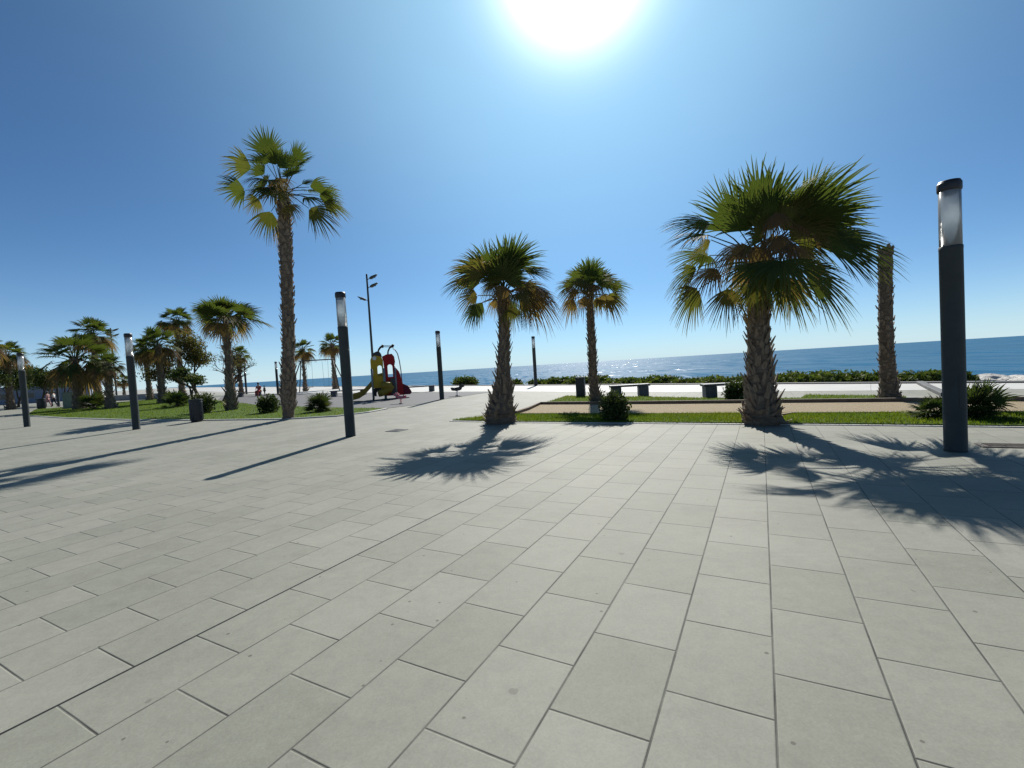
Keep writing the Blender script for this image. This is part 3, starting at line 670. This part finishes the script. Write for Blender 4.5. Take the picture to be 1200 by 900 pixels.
def tree(name, label, x, Y, H, seed, leaves, size, mat, trunkh=.35, spread=.75, lev=3, cl=(.7, .7, .5), r=None, lean=(0, 0, 1), group=None, age0=.4, kids=3, up=.15):
    rng = random.Random(seed); B = BASE(x, Y); t = thing(name, label, 'tree', B, 0, group); tb = MB(); tips = []
    branches(tb, Vector((0, 0, -.05)), Vector(lean).normalized(), H * trunkh, r or H * .022, lev, rng, tips, spread, up, kids)
    mz = max(q[0].z for q in tips); s = H / (mz + cl[2] * (1 if leaves else 0))
    tb.v = [(a * s, b * s, c * s) for a, b, c in tb.v]
    tb.build('trunk', M['wood'], t, True)
    if leaves:
        cb = MB(); per = max(1, leaves // len(tips))
        for q, dd in tips: leafcloud(cb, q * s, cl, per, rng, size, age0)
        cb.build('crown', M[mat], t)
    return t
tree('broadleaf_tree', 'brownish leafy tree left of the bushy lawn palm', 234, 46, 7.2, 31, 6000, .13, 'brownleaf', .30, .85, 3, (1.15, 1.1, .75))
tree('broadleaf_tree', 'small dark tree with a forked trunk above the cylindrical bin', 228, 33, 2.9, 32, 2400, .09, 'leaf', .33, .9, 2, (.50, .50, .26), r=.07)
tree('bare_tree', 'bare wide-branching tree behind the bushy lawn palm', 262, 38, 5.4, 33, 900, .07, 'brownleaf', .34, 1.0, 4, (.3, .3, .2), r=.15, lean=(.62, -.1, 1), kids=4, up=.06)
tree('broadleaf_tree', 'dark leafy tree behind the furthest left lamp post', 22, 62, 6.0, 34, 5200, .15, 'leaf', .28, .9, 3, (1.3, 1.3, .8), group='dark trees at the far left')
tree('broadleaf_tree', 'dark leafy tree between the furthest left lamp post and the broad low palm', 50, 60, 5.4, 35, 5200, .15, 'leaf', .28, .9, 3, (1.4, 1.4, .8), group='dark trees at the far left')
tree('broadleaf_tree', 'rounded leafy tree cut by the left border behind the palms', -4, 50, 5.2, 36, 4200, .13, 'leaf', .28, .9, 3, (1.2, 1.2, .8), group='dark trees at the far left')
tree('broadleaf_tree', 'olive leafy tree behind the broad low palm trunk', 76, 66, 5.6, 37, 3600, .14, 'brownleaf', .3, .9, 3, (1.0, 1.0, .7), group='dark trees at the far left')

def palmetto(label, px, w_px, h_px, seed, n=26, leaf=16, Y=None, age=(.1, .6)):
    rng = random.Random(seed); B = G(*px) if Y is None else BASE(px[0], Y); mpp = B.y / FOC; W, H = w_px * mpp / 2, h_px * mpp
    t = thing('palmetto_bush', label, 'bush', B, 0, 'low bushes on the lawns'); cr = MB(); st = MB()
    for q in range(n):
        az = q * 2.39996 + rng.uniform(-.4, .4); el = math.asin(min(1, .05 + .95 * (q + .5) / n)) + rng.uniform(-.15, .15)
        k2 = rng.uniform(.62, 1.05) if q % 2 else rng.uniform(.9, 1.08); dv = k2 * Vector((math.cos(az) * math.cos(el) * W, math.sin(az) * math.cos(el) * W, math.sin(el) * H * .95 + .05 * H))
        o = Vector((rng.uniform(-.2, .2) * W, rng.uniform(-.2, .2) * W, .02))
        frond(cr, o, o + dv * .42, o * .5 + dv * rng.uniform(.85, 1.08), rng, leaf, rng.uniform(2.6, 3.6), rng.uniform(*age), .25, None, 0, .009, .4)
    st.lathe([(W * .10, 0), (W * .12, H * .08), (W * .07, H * .2), (W * .02, H * .26)], 9); st.build('stem', M['boot'], t)
    cr.build('fronds', M['agave'], t); return t
palmetto('spiky palmetto directly right of the tall lamp post', (1143, 491), 74, 62, 41, 56, 18)
palmetto('smaller spiky palmetto directly left of the tall lamp post', (1092, 491), 56, 36, 42, 44, 16)
palmetto('spiky palmetto on the lawn between the tallest palm and the lone lamp post', (375, 483), 40, 30, 43, 48, 14)
palmetto('dark palmetto at the foot of the palm beside the bin lamp post', (208, 480), 34, 26, 44, 36, 12, Y=33)
palmetto('dark palmetto at the foot of the broad low palm at the left', (110, 479), 34, 26, 45, 36, 12, Y=38.5)
def shrub(label, px, w_px, h_px, seed, n=1800, size=.05, mat='leaf', Y=None, age0=.35, name='shrub', group='low bushes on the lawns', z=0.0, lumps=5):
    rng = random.Random(seed); B = (G(*px) if Y is None else BASE(px[0], Y)); B = Vector((B.x, B.y, z)); mpp = B.y / FOC; W, H = w_px * mpp / 2, h_px * mpp
    t = thing(name, label, 'bush', B, 0, group); cr = MB(); st = MB()
    for q in range(lumps):
        a = q * 2.4 + rng.random(); k_ = 0 if q == 0 else .55
        leafcloud(cr, (math.cos(a) * W * k_, math.sin(a) * W * k_ * .7, H * rng.uniform(.42, .55)), (W * .55, W * .5, H * .52), n // lumps, rng, size, age0)
    for q in range(7):
        a = q * .9 + rng.random(); st.tube([(0, 0, 0), (math.cos(a) * W * .3, math.sin(a) * W * .3, H * .35), (math.cos(a) * W * .6, math.sin(a) * W * .5, H * .75)], [.02, .014, .006], 5)
    st.build('stems', M['wood'], t); cr.build('foliage', M[mat], t); return t
shrub('round dense shrub at the foot of the slender palm', (724, 493), 40, 34, 51, 3000, .042, age0=.5)
shrub('shrub by the bench end, half hidden by the stout palm trunk', (862, 468.5), 28, 24, 52, 1600, .05)
shrub('round shrub on the lawn just left of the tallest palm', (316, 484), 28, 22, 53, 1900, .06)
shrub('low shrub on the lawn behind the cylindrical bin', (241, 484), 30, 24, 54, 1700, .07, age0=.55)
# coast shrubs behind the promenade
rng = random.Random(77)
HS = [(545, 26, 8), (655, 34, 7.5), (690, 46, 9), (735, 44, 7), (772, 46, 9), (812, 44, 8), (850, 50, 11), (905, 50, 13), (940, 54, 15), (978, 52, 16), (1015, 50, 15), (1062, 52, 15), (1096, 40, 16), (1120, 34, 15), (600, 22, 5), (632, 24, 6)]
WHERE = ['alone beside the spring rider, nearest the playground', 'just right of the sea wall lamp post', 'behind the slender palm trunk', 'behind the left bench', 'between the two benches, nearer the left one', 'between the two benches, nearer the right one', 'behind the right bench', 'behind the stout palm trunk', 'just right of the stout palm trunk', 'midway between the stout palm and the headless trunk', 'just left of the headless trunk', 'just right of the headless trunk', 'behind the smaller palmetto', 'behind the tall lamp post', 'showing just right of the lawn-end palm trunk', 'at the foot of the sea wall lamp post']
for q, (x, w, h) in enumerate(HS):
    # where the column x meets the coast line, 1.6 m beyond it
    lo, hi = 445.0, 470.0
    d = ray(x, 455); dxy = Vector((d.x, d.y, 0)); o0 = CO(0, 1.7); 
    den = dxy.x * (-cd.y) + dxy.y * cd.x; s = (o0.x * (-cd.y) + o0.y * cd.x) / den; Y = dxy.y * s
    shrub('low green coastal shrub behind the promenade, ' + WHERE[q], (x, 0), w * 1.15, h + 5.5, 80 + q, 2600 if q < 14 else 1200, .10 if x > 800 else .15, 'hedge', Y, .4, 'coastal_shrub', 'coastal shrubs along the sea wall', -.38, 6)

# pale rocks at the right
for q, (x, dx) in enumerate(((1150, 0), (1162, .5), (1174, .2), (1187, .6), (1198, .1), (1210, .4))):
    rng = random.Random(q + 5); d = ray(x, 455); dxy = Vector((d.x, d.y, 0)); o0 = CO(0, 4.0 + dx)
    den = dxy.x * (-cd.y) + dxy.y * cd.x; s = (o0.x * (-cd.y) + o0.y * cd.x) / den; p = dxy * s
    bm = bmesh.new(); bmesh.ops.create_icosphere(bm, subdivisions=3, radius=1)
    for v in bm.verts:
        n_ = mnoise.noise(v.co * 1.3 + Vector((q * 7, 0, 0))); n2 = mnoise.noise(v.co * 3.1 + Vector((q * 3, 1, 0)))
        v.co *= 1 + .35 * n_ + .12 * n2; v.co.x *= .95; v.co.y *= .7; v.co.z *= .5
    me = bpy.data.meshes.new('rock'); bm.to_mesh(me); bm.free(); me.materials.append(M['rock']); o = bpy.data.objects.new('rock', me); COL.objects.link(o)
    o.location = (p.x, p.y, -.30 + rng.uniform(-.1, .05)); o.rotation_euler.z = rng.uniform(0, 3); o.scale = (.7, .7, .6)
    tag(o, 'pale breakwater rock in the row by the sea, right of the big palmetto', 'rock', 'pale breakwater rocks')

# ------------------------------------------------------------------ street furniture
def bin_round(label, px=None, loc=None):
    t = thing('litter_bin', label, 'litter bin', loc or G(*px)); H, r = .86, .22
    b = MB(); b.lathe([(r * .85, 0), (r * .9, .02), (r * .94, .04), (r, H * .5), (r * 1.02, H - .06), (r * 1.02, H - .02)], 20); b.build('body', M['bin'], t, True)
    s = MB()
    for q in range(20):
        a = q * 6.2832 / 20; s.box((math.cos(a) * r * 1.0, math.sin(a) * r * 1.0, H * .49), (.02, .035, H * .82), a, 0, 1, .004)
    s.build('slats', M['bin'], t)
    c = MB(); n = 20; rings = [[c.vert((rr * math.cos(6.2832 * q / n), rr * math.sin(6.2832 * q / n), z)) for q in range(n)] for rr, z in ((r * 1.06, H - .03), (r * 1.08, H), (r * 1.04, H + .03), (r * .7, H + .03), (r * .7, H - .015))]
    c.loft(rings); fixn(c.build('rim', M['steel'], t)); return t
b1 = bin_round('dark cylindrical litter bin at the edge of the left lawn', (231, 494))
b2 = copy_tree(b1); b2.location = BASE(49, 47); b2.scale = (1.5, 1.5, 1.2); b2['label'] = 'dark litter bin at the far left beside two walkers'
def bin_flat(label, px):
    t = thing('litter_bin', label, 'litter bin', G(*px), -.35); b = MB(); b.box((0, 0, .40), (.36, .26, .72), 0, 0, 1.0, .02); b.build('body', M['bin'], t)
    c = MB(); c.box((0, 0, .80), (.40, .30, .05), 0, 0, 1, .015); c.box((-.17, 0, .77), (.03, .2, .06)); c.box((.17, 0, .77), (.03, .2, .06)); c.build('lid', M['steel'], t)
    f = MB(); f.box((0, 0, .025), (.28, .2, .05), 0, 0, 1, .01); f.build('foot', M['steel'], t); return t
bin_flat('dark upright rectangular litter bin behind the slender palm', (681, 465))
def bench(label, px, L, rz, z=.46, loc=None, end=(1, 1)):
    t = thing('stone_bench', label, 'bench', loc or G(*px), rz, 'dark block benches'); s = MB(); s.box((0, 0, z - .04), (L, .50, .075), 0, 0, 1, .012); s.build('seat', M['stone'], t)
    for sx in (-1, 1):
        if not end[0 if sx < 0 else 1]: continue
        l = MB(); l.box((sx * (L / 2 - .24), 0, (z - .08) / 2), (.36, .44, z - .08), 0, 0, 1, .012); l.build('leg', M['stone'], t)
    return t
bench('dark block bench just right of the slender palm', (738, 464.5), 1.5, -.10)
bench('dark block bench left of the stout palm trunk', (848, 465.0), 1.35, -.12)
bench('long dark bench ending at the playground lamp post', None, 2.8, .06, .44, BASE(487, 33.0))
bench('long dark bench between the swing and the slide', None, 2.6, .06, .44, BASE(409, 34.0))
bench('small far bench beside the seated person in red', None, 2.2, .1, .44, BASE(293, 47.0))

def cover(label, px, w, d, mat):
    t = MB(); c = G(*px); t.box((0, 0, .004), (w, d, .012), 0, 0, 1, .003)
    for q in range(5): t.box((0, (q - 2) * d / 6, .012), (w * .8, d * .05, .006))
    o = t.build('access_cover', M[mat], None, False, (c.x, c.y, 0)); o.rotation_euler.z = -YAW; tag(o, label, 'access cover')
cover('small dark iron access cover in the paving before the playground', (465, 504.5), .40, .40, 'irondark')
cover('brown rusty access cover in the paving right of the tall lamp post', (1184, 522.5), .62, .30, 'iron')

# low wall, box and building at the far left
def wall(name, label, a, b, th, h, mat):
    d = (b - a); L = d.length; rz = math.atan2(d.y, d.x); c = (a + b) / 2
    t = thing(name, label, 'wall', (c.x, c.y, 0), rz); m = MB(); m.box((0, 0, h / 2 - .03), (L, th, h - .06), 0, 0, 1, .02); m.build('body', M[mat], t)
    k_ = MB(); k_.box((0, 0, h - .03), (L + .08, th + .1, .06), 0, 0, 1, .015); k_.build('coping', M['kerbstone'], t); return t
wall('garden_wall', 'low grey wall seen between the lamp post and the distant mast', BASE(128, 66), BASE(203, 60), .35, .75, 'wallgrey')
t = thing('utility_box', 'grey-green utility box beside the broad low palm trunk', 'utility box', BASE(83, 43), .2)
m = MB(); m.box((0, 0, .78), (.85, .6, 1.4), 0, 0, 1, .02); m.build('cabinet', M['boxstone'], t); m = MB(); m.box((0, 0, 1.51), (.95, .7, .06), 0, 0, 1, .02); m.build('lid', M['boxstone'], t)
m = MB(); m.box((0, 0, .04), (.95, .7, .08), 0, 0, 1, .01); m.build('plinth', M['stone'], t); m = MB(); m.box((0, -.306, .78), (.7, .012, 1.2), 0, 0, 1, .004); m.build('door', M['boxstone'], t)
t = thing('beach_building', 'low blue-grey building with a long sloping roof behind dark trees', 'building', BASE(56, 92), .45)
m = MB(); m.box((0, 0, 1.4), (15, 7, 2.8), 0, 0, 1, .03); m.build('wall', M['wallblue'], t)
m = MB(); q = [m.vert(p) for p in ((-8, -4, 2.75), (8, -4, 2.75), (8, 4, 2.75), (-8, 4, 2.75), (-8, -4, 2.95), (8, -4, 4.6), (8, 4, 4.6), (-8, 4, 2.95))]
for f in ((0, 1, 5, 4), (1, 2, 6, 5), (2, 3, 7, 6), (3, 0, 4, 7), (4, 5, 6, 7), (3, 2, 1, 0)): m.face(*[q[i] for i in f])
fixn(m.build('roof', M['roofblue'], t))
for sx in (-5, -1.5, 2):
    w_ = MB(); w_.box((sx, -3.52, 1.5), (2.0, .06, 1.2), 0, 0, 1, .01); wo = w_.build('window', M['wallgrey'], t); w_ = MB(); w_.box((sx, -3.56, 1.5), (1.8, .03, 1.0)); w_.build('pane', M['glassdark'], wo)
w_ = MB(); w_.box((5.5, -3.53, 1.1), (1.1, .06, 2.2), 0, 0, 1, .01); w_.build('door', M['wallgrey'], t)

# ------------------------------------------------------------------ playground
def arch(x0, x1, z0, z1, n=8):
    r = (x1 - x0) / 2; cx = (x0 + x1) / 2
    return [(x0, z0), (x1, z0)] + [(cx + r * math.cos(math.pi * q / n), z1 - r + r * math.sin(math.pi * q / n)) for q in range(n + 1)]
pB = G(446, 468.0); k_ = pB.y / FOC
t = thing('playground_tower', 'yellow and red playground tower with slide and black antennae', 'playground slide', pB, .27)
X = lambda zx: (400 + zx / 10 - 446) * k_
Zz = lambda zy: (468.0 - (390 + zy / 10)) * k_
def path(pts): return [(X(a), Zz(b)) for a, b in pts]
for yy, nm in ((-.55, 0), (.55, 1)):
    m = MB(); m.plate(path([(380, 640), (385, 520), (378, 420), (378, 320), (395, 280), (430, 268), (500, 285), (518, 330), (516, 400), (512, 640)]), [arch(X(448), X(500), Zz(510), Zz(380)), arch(X(386), X(404), Zz(490), Zz(415), 5)], .06, lambda x, y, z: (x, y + yy, z)); fixn(m.build('yellow_panel', M['yellow'], t))
    m = MB(); m.plate(path([(522, 740), (524, 420), (520, 330), (508, 285), (560, 262), (620, 258), (645, 290), (652, 350), (640, 400), (690, 470), (720, 600), (725, 740)]), [arch(X(563), X(622), Zz(525), Zz(375))], .06, lambda x, y, z: (x, y + yy, z)); fixn(m.build('red_panel', M['red'], t))
    m = MB(); m.plate(path([(395, 285), (398, 262), (420, 238), (455, 222), (485, 228), (503, 255), (508, 284), (470, 272), (430, 264)]), [], .075, lambda x, y, z: (x, y + yy, z)); fixn(m.build('black_cap', M['black'], t))
    m = MB(); m.tube([(X(465), yy, Zz(240)), (X(478), yy, Zz(200)), (X(500), yy, Zz(172)), (X(525), yy, Zz(160))], .035, 8); m.lathe([(.01, -.07), (.05, -.05), (.07, 0), (.05, .05), (.01, .07)], 12, (X(525), yy, Zz(160))); m.build('antenna', M['black'], t, True)
    m = MB(); m.tube([(X(578), yy, Zz(262)), (X(582), yy, Zz(225)), (X(605), yy, Zz(180)), (X(640), yy, Zz(162))], .04, 8); m.lathe([(.01, -.08), (.055, -.055), (.08, 0), (.055, .055), (.01, .08)], 12, (X(640), yy, Zz(162))); m.build('antenna', M['black'], t, True)
    m = MB(); m.tube([(X(525), yy, Zz(160)), (X(580), yy, Zz(164)), (X(640), yy, Zz(162))], .02, 6); m.build('antenna_bar', M['greypipe'], t, True)
    for px_ in (384, 516, 524, 645):
        m = MB(); m.lathe([(.05, 0), (.05, Zz(420)), (.03, Zz(418))], 10, (X(px_), yy * 1.11, 0)); m.build('support_post', M['greypipe'], t, True)
m = MB(); m.lathe([(.02, -.02), (.11, -.02), (.11, .02), (.02, .02)], 14, (0, 0, 0)); o = m.build('eye_disc', M['white'], t); o.rotation_euler.x = math.pi / 2; o.location = (X(425), -.61, Zz(300))
m = MB(); m.box((X(515), 0, Zz(540)), (X(650) - X(380), 1.04, .06), 0, 0, 1, .01); m.build('platform', M['black'], t)
m = MB(); m.plate(path([(585, 540), (585, 740), (650, 740), (650, 540)]), [], .05, lambda x, y, z: (x, y - .62, z)); fixn(m.build('dark_fill', M['black'], t))
m = MB(); m.plate(path([(440, 560), (440, 735), (590, 735), (590, 560)]), [arch(X(460), X(490), Zz(736), Zz(690), 6)], .05, lambda x, y, z: (x, y - .1, z)); fixn(m.build('dark_fill', M['black'], t))  # added black backdrop, stands in for the shade under the platform
m = MB(); m.tube([(X(640), .1, Zz(190)), (X(665), .1, Zz(210)), (X(690), .1, Zz(255)), (X(705), .1, Zz(340)), (X(715), .1, Zz(450)), (X(725), .1, 0)], .028, 8); m.build('climbing_pole', M['greypipe'], t, True)
m = MB(); rings = []
for a, b, w in ((500, 520, .30), (450, 530, .30), (400, 575, .31), (340, 640, .32), (290, 690, .36), (230, 725, .46), (165, 738, .50)):
    x, z = X(a), max(.05, Zz(b)); rings.append([m.vert(p) for p in ((x, -w - .25, z + .24), (x, -w - .21, z + .24), (x, -w - .19, z + .02), (x, w - .29, z + .02), (x, w - .27, z + .24), (x, w - .23, z + .24), (x, w - .23, z - .10), (x, -w - .25, z - .10))])
m.loft(rings); fixn(m.build('slide_chute', M['shaded_yellow'], t))
m = MB(); m.tube([(X(440), -.75, Zz(742) + .16), (X(500), -.77, Zz(725) + .15), (X(560), -.77, Zz(690) + .12), (X(598), -.75, Zz(640) + .12)], [.17, .2, .2, .17], 12); m.build('crawl_tunnel', M['shaded_yellow'], t, True)
m = MB(); m.tube([(X(480), -.75, Zz(610)), (X(540), -.75, Zz(622)), (X(600), -.75, Zz(620))], [.2, .24, .2], 12); m.build('climbing_barrel', M['shaded_yellow'], t, True)
m = MB(); m.plate(path([(395, 742), (385, 690), (400, 640), (440, 600), (490, 640), (510, 700), (500, 742)]), [arch(X(420), X(455), Zz(740), Zz(690), 6)], .07, lambda x, y, z: (x, y + .25, z)); fixn(m.build('lower_panel', M['black'], t))
m = MB(); q = [m.vert((X(a), y, max(0, Zz(b)))) for y in (-.45, .45) for a, b in ((650, 480), (655, 740), (800, 740), (820, 715), (780, 640), (720, 610))]
m.face(0, 1, 2, 3, 4, 5); m.face(11, 10, 9, 8, 7, 6)
for i in range(6): j = (i + 1) % 6; m.face(i, j, 6 + j, 6 + i)
fixn(m.build('climbing_ramp', M['darkred'], t))

def spring_rider(label, px, rz, sc, mats, plate):
    t = thing('spring_rider', label, 'spring rider', G(*px), rz, 'spring riders on the playground'); t.scale = (sc,) * 3
    b = MB(); b.lathe([(.17, 0), (.17, .03), (.10, .045)], 16); b.build('base', M['steel'], t, True)
    s = MB(); s.tube([(.075 * math.cos(a * .5), .075 * math.sin(a * .5), .04 + a * .0055) for a in range(64)], .014, 6); s.build('spring', M[mats[0]], t, True)
    for yy in (-.10, .10):
        p = MB(); p.plate(plate, [], .025, lambda x, y, z: (x, y + yy, z)); fixn(p.build('side_panel', M[mats[1]], t))
    se = MB(); se.box((-.05, 0, .54), (.34, .30, .035), 0, 0, 1, .012); se.build('seat', M[mats[2]], t)
    h = MB(); h.tube([(.22, -.24, .72), (.22, .24, .72)], .018, 8); h.build('handle', M[mats[2]], t, True); return t
HORSE = [(-.42, .50), (-.36, .40), (-.1, .36), (.15, .37), (.30, .42), (.38, .58), (.52, .62), (.54, .74), (.36, .84), (.20, .80), (.14, .62), (-.18, .58), (-.32, .62), (-.44, .60)]
spring_rider('pink spring rider in front of the playground tower', (470, 473), 2.9, .62, ('pink', 'pink', 'white'), HORSE)
spring_rider('dark horse-shaped spring rider right of the playground lamp post', (536, 464), .1, .78, ('white', 'black', 'black'), HORSE)

sw = thing('swing_set', 'tall swing frame with hanging chains behind the tallest palm', 'swing set', BASE(374, 49), .0)
W_, H_ = 1.75, 3.35
m = MB(); m.tube([(-W_ - .15, 0, H_), (W_ + .05, 0, H_)], .06, 10); m.build('beam', M['steel'], sw, True)
for sx in (-1, 1):
    for yy in (-1, 1):
        m = MB(); m.tube([(sx * (W_ - .05), yy * .06, H_ - .02), (sx * (W_ + .85), yy * 1.15, 0)], .055, 10); m.build('leg', M['steel'], sw, True)
for cx in (-.85, .85):
    m = MB()
    for dx in (-.3, .3): m.tube([(cx + dx, 0, H_ - .04), (cx + dx * .85, 0, .55)], .012, 5)
    m.build('chain', M['greypipe'], sw, True)
    m = MB(); m.box((cx, 0, .53), (.55, .24, .04), 0, 0, 1, .012); m.build('seat', M['black'], sw)

# ------------------------------------------------------------------ people (far away, a few pixels tall)
def skin_mesh(name, verts, edges, rad, mat, parent, sub=2):
    me = bpy.data.meshes.new(name); me.from_pydata(verts, edges, []); o = bpy.data.objects.new(name, me); COL.objects.link(o); o.parent = parent
    me.materials.append(mat); sk = o.modifiers.new('skin', 'SKIN'); sk.use_smooth_shade = True
    for v, r in zip(me.skin_vertices[0].data, rad): v.radius = r if isinstance(r, tuple) else (r, r)
    me.skin_vertices[0].data[0].use_root = True
    o.modifiers.new('sub', 'SUBSURF').levels = sub; o.modifiers['sub'].render_levels = sub; return o
def person(label, loc, rz, top, legs, stride=.16, seated=False, scale=1.0, group=None):
    t = thing('person', label, 'person', loc, rz, group); t.scale = (scale,) * 3
    if not seated:
        hip, z0 = .93, 0
        J = [(0, 0, hip), (0, 0, 1.18), (0, 0, 1.42), (0, .01, 1.52), (0, .02, 1.64), (0, .02, 1.73),
             (-.10, 0, .90), (-.10, stride, .50), (-.10, stride * .8, .08), (-.10, stride * .8 + .16, .03), (.10, 0, .90), (.10, -stride * .5, .50), (.10, -stride * 1.6, .10), (.10, -stride * 1.4 + .13, .03),
             (-.19, 0, 1.40), (-.24, -.05, 1.12), (-.23, .08, .88), (.19, 0, 1.40), (.24, .05, 1.12), (.23, .20, .90)]
    else:
        hip = .52
        J = [(0, 0, hip), (0, .02, .76), (0, .04, 1.0), (0, .06, 1.10), (0, .08, 1.22), (0, .08, 1.31),
             (-.10, .04, .50), (-.11, .44, .50), (-.11, .46, .08), (-.11, .60, .03), (.10, .04, .50), (.11, .44, .50), (.11, .46, .08), (.11, .60, .03),
             (-.19, .03, .98), (-.24, .08, .74), (-.16, .30, .62), (.19, .03, .98), (.24, .08, .74), (.16, .30, .62)]
    E = [(0, 1), (1, 2), (2, 3), (3, 4), (4, 5), (0, 6), (6, 7), (7, 8), (8, 9), (0, 10), (10, 11), (11, 12), (12, 13), (2, 14), (14, 15), (15, 16), (2, 17), (17, 18), (18, 19)]
    rad = [(.15, .11), (.13, .10), (.15, .10), .055, .085, .07, .085, .06, .04, .035, .085, .06, .04, .035, .06, .045, .03, .06, .045, .03]
    skin_mesh('body', J, E, rad, M['skin'], t)
    k_ = 1.18
    skin_mesh('shirt', [J[0], J[1], J[2], J[14], J[15], J[17], J[18]], [(0, 1), (1, 2), (2, 3), (3, 4), (2, 5), (5, 6)], [(.165, .125), (.155, .12), (.17, .12), .075, .058, .075, .058], M[top], t)
    skin_mesh('trousers', [J[0], J[6], J[7], J[8], J[10], J[11], J[12]], [(0, 1), (1, 2), (2, 3), (0, 4), (4, 5), (5, 6)], [(.17, .13), .10, .075, .055, .10, .075, .055], M[legs], t)
    c = Vector(J[4]) + Vector((0, -.015, .05)); hb = MB(); hb.lathe([(.02, -.10), (.085, -.06), (.105, 0), (.095, .06), (.05, .10), (.01, .11)], 14, c); hb.build('hair', M['hair'], t, True); return t
person('walker in a white top and dark trousers at the far left', BASE(64, 53), 2.0, 'cloth_white', 'cloth_dark', scale=1.0)
person('walker in faded pink clothes beside the white-topped walker', BASE(57, 54), 1.7, 'cloth_pink', 'cloth_pink')
person('person in a red top seated on the far bench near the sea', BASE(304, 46.6) + Vector((0, 0, 0)), math.pi, 'cloth_red', 'cloth_red', seated=True)
person('small child in green standing right of the person in red', BASE(310.5, 46), math.pi * .8, 'cloth_green', 'cloth_dark', .05, scale=.58)

# ------------------------------------------------------------------ light, sky, camera
W = bpy.data.worlds.new('World'); S.world = W; W.use_nodes = True; nt = W.node_tree; nd = nt.nodes; bg = nd['Background']
sky = nd.new('ShaderNodeTexSky'); sky.sky_type = 'NISHITA'; sky.sun_disc = False; sky.sun_elevation = SUN_EL; sky.sun_rotation = SUN_AZ
sky.altitude = 0; sky.air_density = .65; sky.dust_density = 0.0; sky.ozone_density = 6.0
bg.inputs[1].default_value = .054
tint = nd.new('ShaderNodeVectorMath'); tint.operation = 'MULTIPLY'; tint.inputs[1].default_value = (.96, 1.20, 1.21)
nt.links.new(sky.outputs[0], tint.inputs[0]); nt.links.new(tint.outputs[0], bg.inputs[0])
# bright air around the sun (circumsolar glow of the sky itself)
tc = nd.new('ShaderNodeTexCoord'); nv = nd.new('ShaderNodeVectorMath'); nv.operation = 'NORMALIZE'; nt.links.new(tc.outputs['Generated'], nv.inputs[0])
dp = nd.new('ShaderNodeVectorMath'); dp.operation = 'DOT_PRODUCT'; dp.inputs[1].default_value = SUN; nt.links.new(nv.outputs[0], dp.inputs[0])
def mth(op, a, b):
    n = nd.new('ShaderNodeMath'); n.operation = op
    for q, v in enumerate((a, b)):
        if isinstance(v, (int, float)): n.inputs[q].default_value = v
        else: nt.links.new(v, n.inputs[q])
    return n.outputs[0]
c0 = mth('MAXIMUM', dp.outputs['Value'], 0.0)
prev = bg.outputs[0]
for pw, amp, colr in ((500, 2.5, (1, .97, .90)), (190, 1.45, (1, .98, .94)), (9, .47, (.56, .93, 1.05))):
    b2_ = nd.new('ShaderNodeBackground'); b2_.inputs[0].default_value = (*colr, 1); nt.links.new(mth('MULTIPLY', mth('POWER', c0, pw), amp), b2_.inputs[1])
    ad = nd.new('ShaderNodeAddShader'); nt.links.new(prev, ad.inputs[0]); nt.links.new(b2_.outputs[0], ad.inputs[1]); prev = ad.outputs[0]
sx = nd.new('ShaderNodeSeparateXYZ'); nt.links.new(nv.outputs[0], sx.inputs[0])
hz = nd.new('ShaderNodeBackground'); hz.inputs[0].default_value = (.44, .55, .60, 1); hz.inputs[1].default_value = 1      # pale sea haze low in the sky
mx_ = nd.new('ShaderNodeMixShader'); nt.links.new(mth('MULTIPLY', mth('POWER', mth('SUBTRACT', 1.0, mth('ABSOLUTE', sx.outputs[2], 0.0)), 15), .88), mx_.inputs[0])
nt.links.new(prev, mx_.inputs[1]); nt.links.new(hz.outputs[0], mx_.inputs[2]); prev = mx_.outputs[0]
nt.links.new(prev, nd['World Output'].inputs[0])

sl = bpy.data.lights.new('sun', 'SUN'); sl.energy = 5.0; sl.angle = R(.53); sl.color = (1, .955, .88)
so_ = bpy.data.objects.new('sun', sl); COL.objects.link(so_); so_.rotation_euler = (-SUN).to_track_quat('-Z', 'Y').to_euler(); so_.location = (0, 0, 30)
cam = bpy.data.cameras.new('camera'); cam.sensor_width = 36; cam.sensor_fit = 'HORIZONTAL'; cam.lens = FOC / 1200 * 36; cam.clip_start = .05; cam.clip_end = 100000
co = bpy.data.objects.new('camera', cam); COL.objects.link(co)
mw = Matrix((CR, CU, -_F)).transposed().to_4x4(); mw.translation = CAM; co.matrix_world = mw
S.camera = co
S.render.engine = 'CYCLES'
vs = S.view_settings; vs.view_transform = 'Standard'; vs.look = 'None'; vs.exposure = 0.5; vs.gamma = 1.0; vs.use_curve_mapping = False
S.cycles.max_bounces = 8; S.cycles.transparent_max_bounces = 16; S.cycles.sample_clamp_indirect = 6
